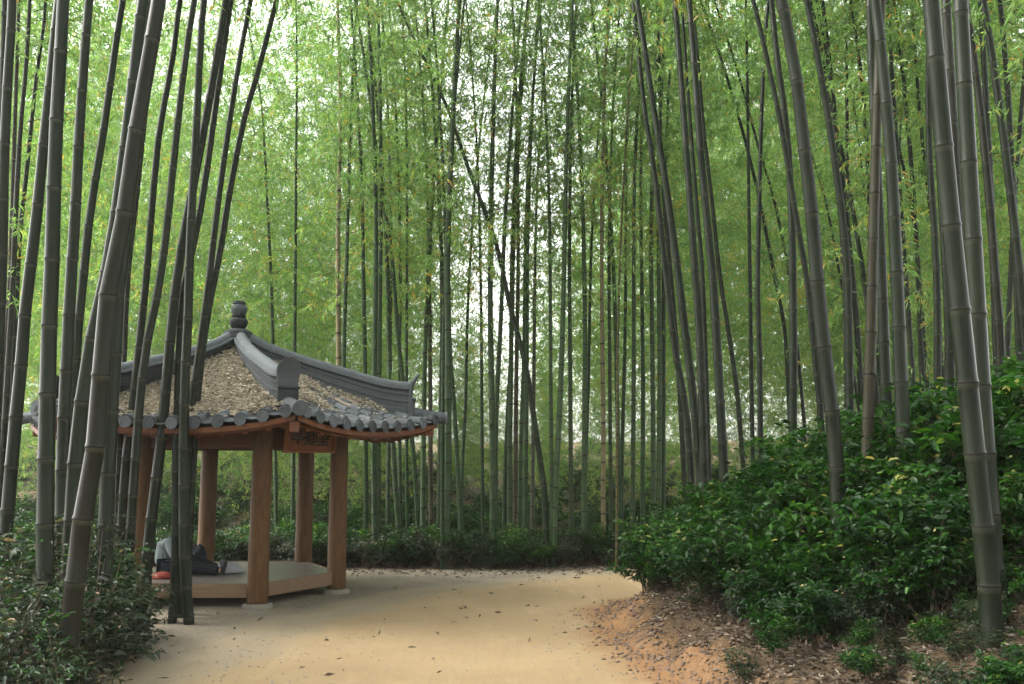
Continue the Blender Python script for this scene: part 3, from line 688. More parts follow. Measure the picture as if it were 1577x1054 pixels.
# ------------------------------------------------------------------ shrubs
def shrub_mesh(seed, w=.55, h=.75, n=850, leaf=.075, m='shrub', ratio=.5):
    rg = np.random.default_rng(seed); C, D, LV = [], [], []; mb = MB()
    nst = 9
    for i in range(nst):
        az = rg.uniform(0, math.tau); out = w * rg.uniform(.15, .95); hh = h * rg.uniform(.55, 1.1) * (1 - .35 * out / w)
        base = np.array([rg.normal(0, .05), rg.normal(0, .05), -.03]); tip = np.array([math.cos(az) * out, math.sin(az) * out, hh])
        c1 = base + (tip - base) * .5 + np.array([0, 0, .15 * h])
        B = lambda s: (1 - s) ** 2 * base + 2 * s * (1 - s) * c1 + s * s * tip
        mb.tube([B(s) for s in (0, .35, .7, 1)], [.008, .006, .004, .002], 4, False)
        tint = rg.normal(0, .13); ntw = max(6, n // nst // 6)
        for j in range(ntw):
            s = .25 + .75 * math.sqrt((j + rg.random()) / ntw); c0 = B(s) + rg.normal(0, .02, 3)
            d = rg.normal(size=3); d[2] = abs(d[2]) * .4; d /= np.linalg.norm(d); L_ = rg.uniform(.06, .22)
            nn = rg.integers(4, 8); f = np.linspace(.3, 1, nn)[:, None]
            C.append(c0 + d * L_ * f); dd = d * .4 + rg.normal(0, .8, (nn, 3)); dd[:, 2] = dd[:, 2] * .35 + .02; D.append(dd)
            LV.append(np.clip(.42 + tint + rg.normal(0, .16, nn) + .35 * (c0[2] / h - .5) + (rg.random(nn) < .008) * .4, 0, 1))  # higher leaves get a paler tone: top light put into the leaf colour
    C = np.concatenate(C); D = np.concatenate(D); LV = np.concatenate(LV); k = len(C)
    # broad leaf: 6 verts, 4 tris
    D /= np.linalg.norm(D, axis=1)[:, None]; ln = leaf * rg.uniform(.6, 1.35, k); wd = ln * ratio * rg.uniform(.8, 1.15, k)
    up = np.tile([0, 0, 1.], (k, 1)) + rg.normal(0, .35, (k, 3)); Sd = np.cross(D, up); Sd /= np.linalg.norm(Sd, axis=1)[:, None]; Nn = np.cross(Sd, D)
    a = C; e = C + D * ln[:, None] - np.array([0, 0, 1]) * (ln * .25)[:, None]
    p1 = C + D * (ln * .3)[:, None]; p2 = C + D * (ln * .68)[:, None] - np.array([0, 0, 1]) * (ln * .06)[:, None]
    g = (wd * .12)[:, None] * Nn
    V = np.stack([a, p1 + Sd * (wd * .5)[:, None] + g, p2 + Sd * (wd * .4)[:, None] + g, e, p2 - Sd * (wd * .4)[:, None] + g, p1 - Sd * (wd * .5)[:, None] + g], 1).reshape(-1, 3)
    b = np.arange(k) * 6; T = np.concatenate([np.stack([b, b + i, b + i + 1], 1) for i in (1, 2, 3, 4)])
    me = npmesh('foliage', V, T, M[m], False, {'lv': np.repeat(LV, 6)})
    so = mk('stem', mb.v, mb.f, M['stem']); st = so.data; bpy.data.objects.remove(so)
    return me, st
SH = [shrub_mesh(700 + k, .55, .8, 1700, (.058, .066, .05, .074)[k], 'shrub', (.5, .42, .55, .36)[k]) for k in range(4)] + [shrub_mesh(710 + k, .45, .62, 900, .058, 'shrubdull', .36) for k in range(4)]
SH += [shrub_mesh(720 + k, .32, 1.35, 420, .06, ('shrub', 'shrubdull')[k], .28) for k in range(2)]
proto = {}
shr = []
def shrub(k, x, y, s, label, group, sz=1.0, dz=0.0):
    o = empty('undergrowth_shrub', (x, y, hz(x, y) + dz), random.uniform(0, 6.28))
    a = obj('foliage', SH[k][0], o); b = obj('stem', SH[k][1], o)
    a.scale = b.scale = (s, s, s * sz); proto.setdefault(k, (a, b)); tag(o, label, 'shrub', group); return o
# shrubs one can pick out: (px, distance, kind, size, label)
for px, d, k, s, lb in [
    (1120, 10.8, 0, 1.3, 'leafy shrub spilling forward at the left shoulder of the bank'),
    (1180, 10.6, 1, 1.5, 'bright green shrub below the paired dark culms on the bank'),
    (1235, 9.8, 2, 1.6, 'tall round shrub in the middle of the bank crest'),
    (1000, 11.9, 3, .8, 'low bright shrub at the tip of the bank beside the path bend'),
    (1045, 11.6, 1, 1.0, 'green shrub hanging over the litter slope near the bank tip'),
    (1440, 8.6, 0, 1.4, 'tall shrub between the straw culm and the thickest dark culm'),
    (1560, 8.0, 3, 1.6, 'light green shrub at the upper right end of the bank'),
    (1380, 9.6, 2, 1.5, 'dense shrub on the crest behind the straw coloured culm'),
    (1180, 6.9, 0, .42, 'small bright green plant low on the litter slope'),
    (1120, 7.3, 4, .5, 'small dull plant at the foot of the litter slope'),
    (1440, 5.3, 4, .6, 'low dark plant at the bottom beside the thick culm foot'),
    (1000, 10.6, 0, .45, 'tuft of green leaves on the clay lip by the path'),
    (1555, 5.0, 1, .5, 'leafy plant right of the thickest culm foot')]:
    x = (px - CX) * d / F; shrub(k, x, d, s, lb, 'shrubs on the bank')
for px, d, k, s, lb in [
    (905, 16.1, 5, 1.0, 'pale broad shrub beside the path bend right of the leaning culm'),
    (730, 16.1, 4, 1.0, 'dark shrub at the forest edge under the middle gap'),
    (655, 16.3, 6, 1.0, 'shrub at the forest edge right of the pavilion posts'),
    (790, 16.3, 0, .9, 'green shrub at the forest edge left of the leaning culm foot'),
    (600, 16.5, 1, .95, 'bright shrub behind the platform\'s right corner post'),
    (975, 16.0, 7, 1.0, 'dull shrub behind the tip of the bank')]:
    x = (px - CX) * d / F; shrub(k, x, d, s, lb, 'shrubs along the forest edge')
for px, d, k, s, lb in [
    (60, 7.5, 4, 1.5, 'dark straggling shrub at the foot of the near left clump'),
    (150, 7.2, 5, 1.3, 'grey-green shrub between the two thickest left culms'),
    (210, 8.6, 6, 1.2, 'brown-tinged shrub at the gravel edge below the pavilion'),
    (30, 9.6, 0, 1.3, 'brighter shrub behind the leftmost culms'),
    (85, 8.8, 7, 2.1, 'tall wispy shrub reaching up among the left culms'),
    (170, 9.4, 2, 1.2, 'small yellow-green shrub beside the pale left culm foot'),
    (15, 6.6, 7, 1.2, 'dim shrub in the bottom left corner')]:
    x = (px - CX) * d / F; shrub(k, x, d, s, lb, 'shrubs under the near left clump')
def cover(name, gen, n, ks, smin, smax, label):
    P, Rr, Sc = [], [], []
    while len(P) < n:
        q = gen()
        if q is None: continue
        x, y, f = q
        P.append((x, y, hz(x, y) - .02)); Rr.append((random.gauss(0, .15), random.gauss(0, .15), random.uniform(0, 6.28))); Sc.append(random.uniform(smin, smax) * f)
    return scatter(name, P, Rr, Sc, [[proto[k][0] for k in ks], [proto[k][1] for k in ks]], label)
def g_bank():
    x, y = random.uniform(1.2, 11), random.uniform(6.3, 14.5); u = float(footdist(x, y))
    if u < .35 or abs(x) / y > .62: return None
    dens = min(1, max(0, (u - .65) / .8)); tip = sm((y - 9.6) / 1.5)
    dens = max(dens, .8 * float(tip))
    if y < 7.0: dens *= .6 * min(1, max(0, (u - 1.4)))
    if random.random() > dens: return None
    return x, y, .7 + .5 * min(1.5, u / 3) * (1 if y > 7.6 else .5)
cover('bank_undergrowth', g_bank, 300, [0, 1, 2, 3, 0, 2], .8, 1.5, 'glossy green undergrowth covering the bank')
def g_bank2():
    x, y = random.uniform(1.6, 6), random.uniform(4.2, 9.5); u = float(footdist(x, y))
    if u < .7 or abs(x) / y > .62: return None
    return x, y, .38 if y < 6.8 else .8
cover('bank_low_plants', g_bank2, 230, [4, 5, 6, 7, 1, 4, 5, 3], .45, 1.0, 'low dull plants scattered over the near bank')
def g_strip():
    px = random.uniform(230, 1080); y = 15.7 + abs(random.gauss(0, 1.1)); x = (px - CX) * y / F
    if x > -1 and y < np.interp(x, LEFT[:, 0], LEFT[:, 1]) + .45: return None
    if y > 19: return None
    return x, y, 1
cover('forest_edge_undergrowth', g_strip, 260, [0, 4, 5, 6, 7, 1], .5, .95, 'low leafy undergrowth along the forest edge')
def g_far():
    y = random.uniform(19, 52); x = random.uniform(-.6, .6) * y; return x, y, 1.2
cover('forest_floor_plants', g_far, 900, [0, 1, 2, 3, 4], .4, 1.1, 'low plants deep on the forest floor')
def g_left():
    px = random.uniform(-40, 225); y = random.uniform(6.2, 10.2); x = (px - CX) * y / F
    if px > 120 + (y - 6.2) * 35 : return None
    return x, y, 1
for kk, q in ((8, (-3.9, 7.0)), (9, (-4.3, 7.9))): shrub(kk, q[0], q[1], 1.0, ('thin upright bright sprig plant at the bottom left' if kk == 8 else 'thin upright dull sprig plant among the left culms'), 'shrubs under the near left clump')
cover('left_undergrowth', g_left, 44, [4, 5, 6, 7, 8, 9, 8, 9], .6, 1.15, 'tangled undergrowth beneath the near left clump')
def g_left2():
    y = random.uniform(10, 17); x = random.uniform(-.62 * y, -6.6); return x, y, 1
cover('left_grove_floor_plants', g_left2, 90, [0, 1, 4, 5, 8], .6, 1.1, 'leafy plants under the grove left of the pavilion')

# ------------------------------------------------------------------ litter
def litter(name, P, size, m, label, seed, lift=.006):
    rg = np.random.default_rng(seed); n = len(P); P = np.array(P, float)
    D = rg.normal(size=(n, 3)); D[:, 2] *= .18
    V, T = leaves(P + np.array([0, 0, lift]) + np.c_[np.zeros((n, 2)), rg.uniform(0, lift * 2, n)], D, size * rg.uniform(.5, 1.3, n), size * .22 * rg.uniform(.7, 1.6, n), rg, .02)
    o = obj(name, npmesh(name, V, T, M[m], False, {'lv': np.repeat(np.clip(rg.normal(.5, .24, n), 0, 1), 4)})); tag(o, label, None, None, 'stuff'); return o
pl = []
while len(pl) < 60000:
    x, y = random.uniform(1.1, 5.2), random.uniform(4.4, 12.6); pl.append((x, y))
pl = np.array(pl); u = footdist(pl[:, 0], pl[:, 1]); keep = (u > .12) & (rng.random(len(u)) < np.clip((u - .05) / .6, 0, 1)); pl = pl[keep]
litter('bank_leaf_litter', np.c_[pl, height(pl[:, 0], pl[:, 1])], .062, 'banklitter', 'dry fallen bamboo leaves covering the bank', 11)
pp = []
for _ in range(28):
    y = random.uniform(6.5, 15.3); a, b = np.interp(y, LEFT[:, 1], LEFT[:, 0]), np.interp(y, FOOT[:, 1], FOOT[:, 0]); b = min(b, 6)
    t = random.random(); t = t ** 3 * .5 if random.random() < .5 else (1 - t ** 3 * .5 if random.random() < .7 else t); pp.append((a - .8 + (b - a + .8) * t, y))
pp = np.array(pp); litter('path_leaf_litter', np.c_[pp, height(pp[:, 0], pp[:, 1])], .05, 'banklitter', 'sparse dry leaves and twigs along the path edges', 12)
pp = []
while len(pp) < 6500:
    x, y = random.uniform(-9, 1.6), random.uniform(6, 17.5)
    if abs(x) / y > .64: continue
    edge = (y > 15.1 + .3 * random.gauss(0, 1)) or x < -6.7 or (y < 10.2 and x < -3.9 - .4 * random.random()) or random.random() < .010
    if edge: pp.append((x, y))
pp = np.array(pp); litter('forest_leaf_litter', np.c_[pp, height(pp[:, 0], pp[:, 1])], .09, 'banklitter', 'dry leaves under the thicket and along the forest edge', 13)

def pebbles(name, P, lo, hi, m, label, seed):
    rg = np.random.default_rng(seed); P = np.array(P, float); n = len(P); O = np.array([(1, 0, 0), (0, 1, 0), (-1, 0, 0), (0, -1, 0), (0, 0, 1), (0, 0, -1), (.6, .6, .5), (-.6, -.5, .55)], float)[:6]
    r = lo + (hi - lo) * rg.random(n) ** 3
    V = P[:, None] + O[None] * r[:, None, None] * rg.uniform(.55, 1.2, (n, 6, 1)) * np.array([1, 1, .6]); b = np.arange(n)[:, None] * 6
    T = np.concatenate([b + np.array(t)[None] for t in ((0, 1, 4), (1, 2, 4), (2, 3, 4), (3, 0, 4), (1, 0, 5), (2, 1, 5), (3, 2, 5), (0, 3, 5))])
    o = obj(name, npmesh(name, V.reshape(-1, 3), T, M[m], True, None)); tag(o, label, None, None, 'stuff')
M['pebble'] = m_tile('pebble_stone', (.16, .13, .095), (.34, .29, .22)); M['clod'] = m_tile('clay_clod', (.075, .040, .020), (.16, .095, .05))
pp = []
while len(pp) < 5000:
    y = 6.6 + 9 * random.random(); a, b = np.interp(y, LEFT[:, 1], LEFT[:, 0]), min(6, np.interp(y, FOOT[:, 1], FOOT[:, 0])); t = random.random()
    x = a + (b - a) * (t if random.random() < .3 else (t * .3 if random.random() < .5 else 1 - t * .25)) if random.random() < .6 else random.uniform(-6.5, a + .3)
    pp.append((x, y))
pp = np.array(pp); pebbles('loose_grit', np.c_[pp, height(pp[:, 0], pp[:, 1]) + .002], .003, .016, 'pebble', 'small stones and grit strewn over path and forecourt', 21)
pp = []
while len(pp) < 3800:
    y = random.uniform(5.5, 12.6); pp.append((np.interp(y, FOOT[:, 1], FOOT[:, 0]) + random.gauss(.12, .22), y))
pp = np.array(pp); pebbles('clay_crumbs', np.c_[pp, height(pp[:, 0], pp[:, 1]) + .003], .005, .034, 'clod', 'crumbs of reddish clay along the foot of the bank', 22)
# ------------------------------------------------------------------ pavilion
PC = Vector((-3.90, 12.92, 0.0)); PR, RR, TH0 = 1.48, 2.88, R(-59.6)
pav = empty('pavilion', PC); tag(pav, 'six-sided wooden pavilion with grey tiled roof under fallen leaves and tan posts', 'pavilion')
def hexp(k, r, z=0.0): a = TH0 + R(60 * k); return Vector((r * math.cos(a), r * math.sin(a), z))
def roofz(t, u):
    """roof height; t 0 apex..1 eave, u -1..1 along the eave"""
    return 2.225 + 1.17 * max(0, 1 - t) ** 1.32 + .16 * abs(u) ** 2.3 * t ** 3
def roofp(k, t, u, dz=0.0):
    A, B = hexp(k, RR), hexp(k + 1, RR); e = A.lerp(B, (u + 1) / 2)
    e = e * (1 - .035 * (1 - u * u))               # eaves bow in slightly between the corners
    p = e * t; p.z = roofz(t, u) + dz; return p
for k in range(6):
    m = MB(); p = hexp(k, PR); m.lathe([(.19, -.05), (.188, .03), (.17, .055), (.14, .058)], 20)
    b = m.make('base_stone', M['stone'], pav, True); b.location = p
    m = MB(); zt = 2.2
    prof = [(.130 * (1 - .07 * i / 12) * (1 + .012 * math.sin(i * 2.1 + k)), .07 + (zt - .07) * i / 12) for i in range(13)]
    m.lathe(prof, 22); c = m.make('post', M['post'], pav, True); c.location = p
# platform: planks in six sectors joined across, edge boards, feet
mzs = .285
PL = PR - .02
def hex_halfwidth(y):   # plan is a regular hexagon with corners at +-x after turning by TH0
    return PL - abs(y) / math.sqrt(3)
Mrot = Matrix.Rotation(TH0, 4, 'Z')
npk = 16; hh_ = PL * math.sqrt(3) / 2
for i in range(npk):
    y0 = -hh_ + 2 * hh_ * i / npk + .0015; y1 = -hh_ + 2 * hh_ * (i + 1) / npk - .0015
    P = []
    for z in (mzs - .03, mzs + random.uniform(-.001, .001)):
        P += [(-hex_halfwidth(y0), y0, z), (hex_halfwidth(y0), y0, z), (hex_halfwidth(y1), y1, z), (-hex_halfwidth(y1), y1, z)]
    m = MB(); m.hexa([Mrot @ Vector(q) for q in P]); m.make('plank', M['deck'], pav)
for k in range(6):
    A, B = hexp(k, PL), hexp(k + 1, PL); d = (B - A).normalized(); n_ = Vector((d.y, -d.x, 0)); mid = (A + B) / 2
    Mr = Matrix.Rotation(math.atan2(d.y, d.x), 3, 'Z')
    m = MB(); m.box(mid + n_ * .027 + Vector((0, 0, mzs - .078)), ((B - A).length - .16, .05, .17), Mr); m.make('edge_board', M['fascia'], pav, bevel=.006)
    m = MB(); m.box(hexp(k, PR * .62) + Vector((0, 0, .065)), (.12, .12, .27)); m.make('platform_foot', M['darkwood'], pav)
    # lintel and frieze between the posts
    A, B = hexp(k, PR), hexp(k + 1, PR); mid = (A + B) / 2
    m = MB(); m.box(mid + Vector((0, 0, 2.055)), ((B - A).length - .2, .13, .2), Mr); m.make('lintel', M['darkwood'], pav, bevel=.008)
    m = MB(); m.box(mid + Vector((0, 0, 2.285)), ((B - A).length - .02, .05, .25), Mr); m.make('frieze_board', M['darkwood'], pav)
    m = MB(); m.tube([A + Vector((0, 0, 2.47)) - d * .1, B + Vector((0, 0, 2.47)) + d * .1], .075, 12); m.make('purlin', M['post'], pav, True)
    # corner bracket under the roof
    a = hexp(k, 1); Mk = Matrix.Rotation(math.atan2(a.y, a.x), 3, 'Z')
    m = MB(); m.box(hexp(k, PR) + Vector((0, 0, 2.27)), (.42, .12, .12), Mk); m.box(hexp(k, PR + .02) + Vector((0, 0, 2.38)), (.62, .11, .1), Mk); m.make('bracket', M['darkwood'], pav, bevel=.01)
    # hip rafter
    m = MB(); pts = []
    for t in (.12, .35, .6, .8, .97):
        q = hexp(k, RR * t); q.z = roofz(t, 1) - .13; pts.append(q)
    for q0, q1 in zip(pts[:-1], pts[1:]):
        s = Vector((-a.y, a.x, 0)) * .055
        m.hexa([q0 - s - Vector((0, 0, .12)), q0 + s - Vector((0, 0, .12)), q1 + s - Vector((0, 0, .12)), q1 - s - Vector((0, 0, .12)), q0 - s, q0 + s, q1 + s, q1 - s])
    m.make('hip_rafter', M['orange'], pav)
    # rafters
    for j in range(9):
        u = -.8 + 1.6 * j / 8; m = MB(); t0 = .3 + .25 * abs(u)
        m.tube([roofp(k, t, u, -.155) for t in (t0, (t0 + .95) / 2, .95)], .038, 8); m.make('rafter', M['orange'], pav, True)
    # soffit (underside boards) and deck under the tiles
    V, Fs = [], []; nu, ntt = 12, 8
    for s_, dz in ((0, -.105), (1, -.07)):
        for i in range(ntt + 1):
            for j in range(nu + 1): V.append(roofp(k, .02 + .97 * i / ntt, -1 + 2 * j / nu, dz))
    q = (ntt + 1) * (nu + 1)
    for i in range(ntt):
        for j in range(nu):
            b0 = i * (nu + 1) + j; Fs.append((b0, b0 + nu + 1, b0 + nu + 2, b0 + 1)); Fs.append((q + b0, q + b0 + 1, q + b0 + nu + 2, q + b0 + nu + 1))
    mk('soffit', V, Fs, M['darkwood'], pav)
    for nm, t_, d0, d1, th_, mt in (('eave_board', .995, -.115, -.055, .03, 'orange'), ('eave_lath', .955, -.16, -.118, .05, 'orange')):
        m = MB(); V = []
        for j in range(nu + 1):
            u = -.985 + 1.97 * j / nu
            for tt, dz in ((t_, d0), (t_, d1), (t_ - th_, d1), (t_ - th_, d0)): V.append(roofp(k, tt, u, dz))
        Fs = [(4 * j + i, 4 * j + (i + 1) % 4, 4 * j + 4 + (i + 1) % 4, 4 * j + 4 + i) for j in range(nu) for i in range(4)] + [(3, 2, 1, 0), tuple(4 * nu + i for i in range(4))]
        m.add(V, Fs); m.make(nm, M[mt], pav)
# roof tiles: rows run straight down each face, cover tiles over pan tiles
def face_frame(k):
    A, B = hexp(k, RR), hexp(k + 1, RR); d = (B - A).normalized(); mid = (A + B) / 2; n_ = mid.normalized(); return d, n_, mid.length, (B - A).length / 2
def fpoint(k, s, q, dz=0.0):
    """s metres along the eave from its middle, q 0 (eave)..1 (apex level) measured up the slope in plan"""
    d, n_, D_, Hf = face_frame(k); dist = D_ * (1 - q); t = max(dist / D_, 1e-3); u = max(-1, min(1, s / (Hf * t)))
    p = d * s + n_ * dist * (1 - .035 * (1 - u * u) * t * t); p.z = roofz(t, u) + dz; return p
NROW = 11; stone_v = []
tile_count = 0
def tile_geo(k, s, q0, q1, r, cover=True, tip=0.0):
    nseg = 6; V = []; pts = []
    for q, rr in ((q0, r * 1.06), (q1, r * .94)):
        c = fpoint(k, s, q); d, n_, _, _ = face_frame(k)
        for i in range(nseg + 1):
            a = math.pi * i / nseg
            if cover: V.append(c + d * (math.cos(a) * rr) + Vector((0, 0, math.sin(a) * rr * .95 + .012 + (0 if q == q1 else .012))))
            else: V.append(c + d * (math.cos(a) * rr) + Vector((0, 0, -math.sin(a) * rr * .45 + .03 + (.0 if q == q1 else .012))))
    n1 = nseg + 1
    Vi = [v - Vector((0, 0, .014)) for v in V]
    Fs = [(i, i + 1, n1 + i + 1, n1 + i) for i in range(nseg)]
    o = len(V); Fs += [(o + i + 1, o + i, o + n1 + i, o + n1 + i + 1) for i in range(nseg)]
    Fs += [(i + 1, i, o + i, o + i + 1) for i in range(nseg)] + [(n1 + i, n1 + i + 1, o + n1 + i + 1, o + n1 + i) for i in range(nseg)]
    return V + Vi, Fs
VIS = {0: 6, 5: 3}           # faces whose lowest courses the photograph shows tile by tile (front-right and front)
hidden = MB()
for k in range(6):
    d, n_, D_, Hf = face_frame(k)
    for r_ in range(NROW):
        s = -Hf + 2 * Hf * (r_ + .5) / NROW
        qmax = 1 - abs(s) / Hf - .02
        nt_ = max(1, int(qmax / .085)); pitch = Hf * 2 / NROW
        for c_ in range(nt_):
            q0 = c_ * .085; q1 = q0 + .092
            for cover in (True, False):
                ss = s if cover else s + pitch / 2
                if not cover and (abs(ss) / Hf > 1 - q0 - .05): continue
                V, Fs = tile_geo(k, ss, q0 - (.012 if c_ == 0 else 0), q1, .070 if cover else .088, cover)
                if k in VIS and c_ < VIS[k] and (cover or c_ == 0):
                    m = MB(); m.add(V, Fs); o = m.make('roof_tile', M['tile'], pav, True)
                    if c_ == 0 and cover:
                        e = fpoint(k, ss, -.013); mb = MB(); rr = .070
                        nn_ = n_; up = Vector((0, 0, 1))
                        P0 = [e + d * math.cos(a) * rr + up * (math.sin(a) * rr + .004) for a in [math.tau * i / 12 for i in range(12)]]
                        P1 = [p + nn_ * .02 for p in P0]; P2 = [e + nn_ * .02 + (p - e - nn_ * .02) * .68 for p in P1]; P3 = [p - nn_ * .007 for p in P2]
                        Vv = P0 + P1 + P2 + P3; Ff = [(r * 12 + i, r * 12 + (i + 1) % 12, r * 12 + 12 + (i + 1) % 12, r * 12 + 12 + i) for r in range(3) for i in range(12)] + [tuple(36 + i for i in range(12))]
                        mb.add(Vv, Ff); mb.make('tile_end', M['stone'] if False else M['tile'], o)
                else: hidden.add(V, Fs)
ho = hidden.make('roof_tile_field', M['tile'], pav, True); ho['kind'] = 'stuff'
# hip ridges
def ridge(k):
    a = hexp(k, 1); a.z = 0; s = Vector((-a.y, a.x, 0)); m = MB()
    ts = np.linspace(.03, .86, 22); prof0 = [(-.10, -.06), (-.10, .04), (-.085, .045), (-.085, .085), (-.094, .088), (-.094, .10), (-.085, .103), (-.085, .135), (-.094, .138), (-.094, .15), (-.085, .153), (-.085, .17), (-.11, .175), (-.11, .205), (-.075, .21), (-.07, .25), (-.04, .285), (0, .297), (.04, .285), (.07, .25), (.075, .21), (.11, .205), (.11, .175), (.085, .17), (.085, .153), (.094, .15), (.094, .138), (.085, .135), (.085, .103), (.094, .10), (.094, .088), (.085, .085), (.085, .045), (.10, .04), (.10, -.06)]
    rd = None
    for nm, pr_, mt in (('hip_ridge', [q for q in prof0 if q[1] < .18], 'ridge'), ('ridge_cap', [(-.11, .178)] + [q for q in prof0 if q[1] > .18] + [(.11, .178)], 'tile')):
      m = MB(); V, n = [], len(pr_)
      for t in ts:
        c = hexp(k, RR * t); c.z = roofz(t, 1) - .02 + .05 * max(0, (t - .62) / .24) ** 2 * (1 if t > .62 else 0) + .05 * (1 - min(1, t / .15))
        hs_ = 1 + .95 * float(sm(t / .65))
        for x, z in pr_: V.append(c + s * x + Vector((0, 0, z * hs_ if z < .178 else z - .178 + .178 * hs_)))
      Fs = [(i * n + j, i * n + j + 1, (i + 1) * n + j + 1, (i + 1) * n + j) for i in range(len(ts) - 1) for j in range(n - 1)]
      Fs += [tuple(range(n)), tuple(reversed([(len(ts) - 1) * n + j for j in range(n)]))]
      m.add(V, Fs); o = m.make(nm, M[mt], pav if rd is None else rd, True); rd = rd or o
    # end tile: a tongue with a round head, flaring outwards
    m = MB(); t = .86; c = hexp(k, RR * t); c.z = roofz(t, 1) + .0
    V = []; rows = [(-.03, .10, 0.0), (.06, .115, .0), (.17, .125, .006), (.24, .14, .014), (.31, .142, .035), (.36, .125, .06), (.40, .095, .085), (.425, .05, .105), (.433, .012, .115)]
    for z, w_, o_ in rows:
        for x in (-1, -.5, 0, .5, 1):
            V.append(c + s * (w_ * x) + a * (o_ + .012 * (1 - x * x)) + Vector((0, 0, z + .165 * min(1, (z + .03) / .2))))
    nv = len(V); V += [v - a * .03 for v in V]
    Fs = []
    for i in range(len(rows) - 1):
        for j in range(4):
            b0 = i * 5 + j; Fs += [(b0, b0 + 1, b0 + 6, b0 + 5), (nv + b0 + 1, nv + b0, nv + b0 + 5, nv + b0 + 6)]
        Fs += [(i * 5, i * 5 + 5, nv + i * 5 + 5, nv + i * 5), (i * 5 + 4, nv + i * 5 + 4, nv + i * 5 + 9, i * 5 + 9)]
    L_ = (len(rows) - 1) * 5; Fs += [(L_ + j, L_ + j + 1, nv + L_ + j + 1, nv + L_ + j) for j in range(4)] + [(j + 1, j, nv + j, nv + j + 1) for j in range(4)]
    m.add(V, Fs); m.make('ridge_end_tile', M['endtile'], rd, True)
    mb_ = MB(); mb_.box(c + a * .035 + Vector((0, 0, .245)), (.05, .27, .03), Matrix.Rotation(math.atan2(a.y, a.x), 3, 'Z')); mb_.box(c + a * .015 + Vector((0, 0, .10)), (.05, .25, .27), Matrix.Rotation(math.atan2(a.y, a.x), 3, 'Z')); mb_.make('ridge_end_block', M['ridge'], rd, bevel=.008)
    # corner barrel tile with its round face
    m = MB(); pts = []
    for t in (.84, .9, .96, 1.03):
        c = hexp(k, RR * t); c.z = roofz(min(t, 1), 1) + .055 - .55 * max(0, t - .88) ** 1.3; pts.append(c)
    m.tube(pts, [.085, .085, .083, .08], 14); cb = m.make('corner_tile', M['tile'], pav, True)
    m = MB(); e = pts[-1]; m.tube([e, e + a * .02], [.088, .088], 16); m.tube([e + a * .02, e + a * .028], [.035, .03], 12); m.make('tile_end', M['tile'], cb, True)
for k in range(6): ridge(k)
# finial: two stacked jars
m = MB(); zt = roofz(0, 0) + .19
m.lathe([(.22, zt - .06), (.2, zt + .03), (.13, zt + .07), (.10, zt + .08)], 24); m.make('finial_base', M['ridge'], pav, True)
for z0, r0, h0 in ((zt + .07, .125, .20), (zt + .265, .112, .19)):
    m = MB(); m.lathe([(r0 * .55, z0), (r0 * .8, z0 + h0 * .12), (r0 * 1.02, z0 + h0 * .42), (r0 * 1.04, z0 + h0 * .6), (r0 * .82, z0 + h0 * .82), (r0 * .55, z0 + h0 * .87), (r0 * .55, z0 + h0 * .9), (r0 * .82, z0 + h0 * .93), (r0 * .82, z0 + h0)], 28); m.make('finial_jar', M['ridge'], pav, True)
m = MB(); z0 = zt + .45; m.lathe([(.08, z0), (.085, z0 + .02), (.05, z0 + .035), (.0, z0 + .04)], 20); m.make('finial_cap', M['ridge'], pav, True)
# dry leaves lying on the roof
P = []
rl = np.random.default_rng(5)
while len(P) < 40000:
    k = int(rl.integers(0, 6)) if rl.random() < .35 else int(rl.choice([0, 5])); d, n_, D_, Hf = face_frame(k)
    q = rl.random(); s = rl.uniform(-Hf, Hf)
    if abs(s) / Hf > 1 - q - .03: continue
    lim = .36 if k == 0 else .09
    e = lim * (1 + .35 * math.sin(s * 5) + .2 * math.sin(s * 13 + 1))
    if q < e * .9 and rl.random() > .03: continue
    if q < e * 1.25 and rl.random() > .5: continue
    ph = (s + Hf) / (2 * Hf) * NROW % 1; bumpz = .055 * math.sin(math.pi * ph) if q < e * 1.1 else .065
    p = fpoint(k, s, q) ; P.append((p.x + PC.x, p.y + PC.y, p.z + bumpz + rl.uniform(.0, .035)))
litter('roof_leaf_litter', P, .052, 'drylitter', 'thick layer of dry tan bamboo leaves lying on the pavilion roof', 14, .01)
# base of matted litter so the tiles do not show between the leaves
for k in (5, 0, 4):
    V, Fs = [], []; d, n_, D_, Hf = face_frame(k); NS, NQ = 40, 26
    for i in range(NQ + 1):
        for j in range(NS + 1):
            w_ = j / NS * 2 - 1; lim = (.36 if k == 0 else .09)
            s0 = w_ * Hf; e = lim * (1.1 + .35 * math.sin(s0 * 5) + .2 * math.sin(s0 * 13 + 1)); q = e + (.97 - e) * i / NQ
            s = w_ * Hf * (1 - q) * .97; p = fpoint(k, s, q); p.z += .066 + .012 * math.sin(s * 31 + q * 57) * math.sin(q * 43 + s * 11) - (.03 if i == 0 else 0); V.append(p + PC)
    for i in range(NQ):
        for j in range(NS): b0 = i * (NS + 1) + j; Fs.append((b0, b0 + 1, b0 + NS + 2, b0 + NS + 1))
    o = mk('matted_leaf_litter', V, Fs, M['drylitter'], None, True, {'lv': np.full(len(V), .35)}); tag(o, 'matted layer of old leaves on the pavilion roof', None, None, 'stuff')
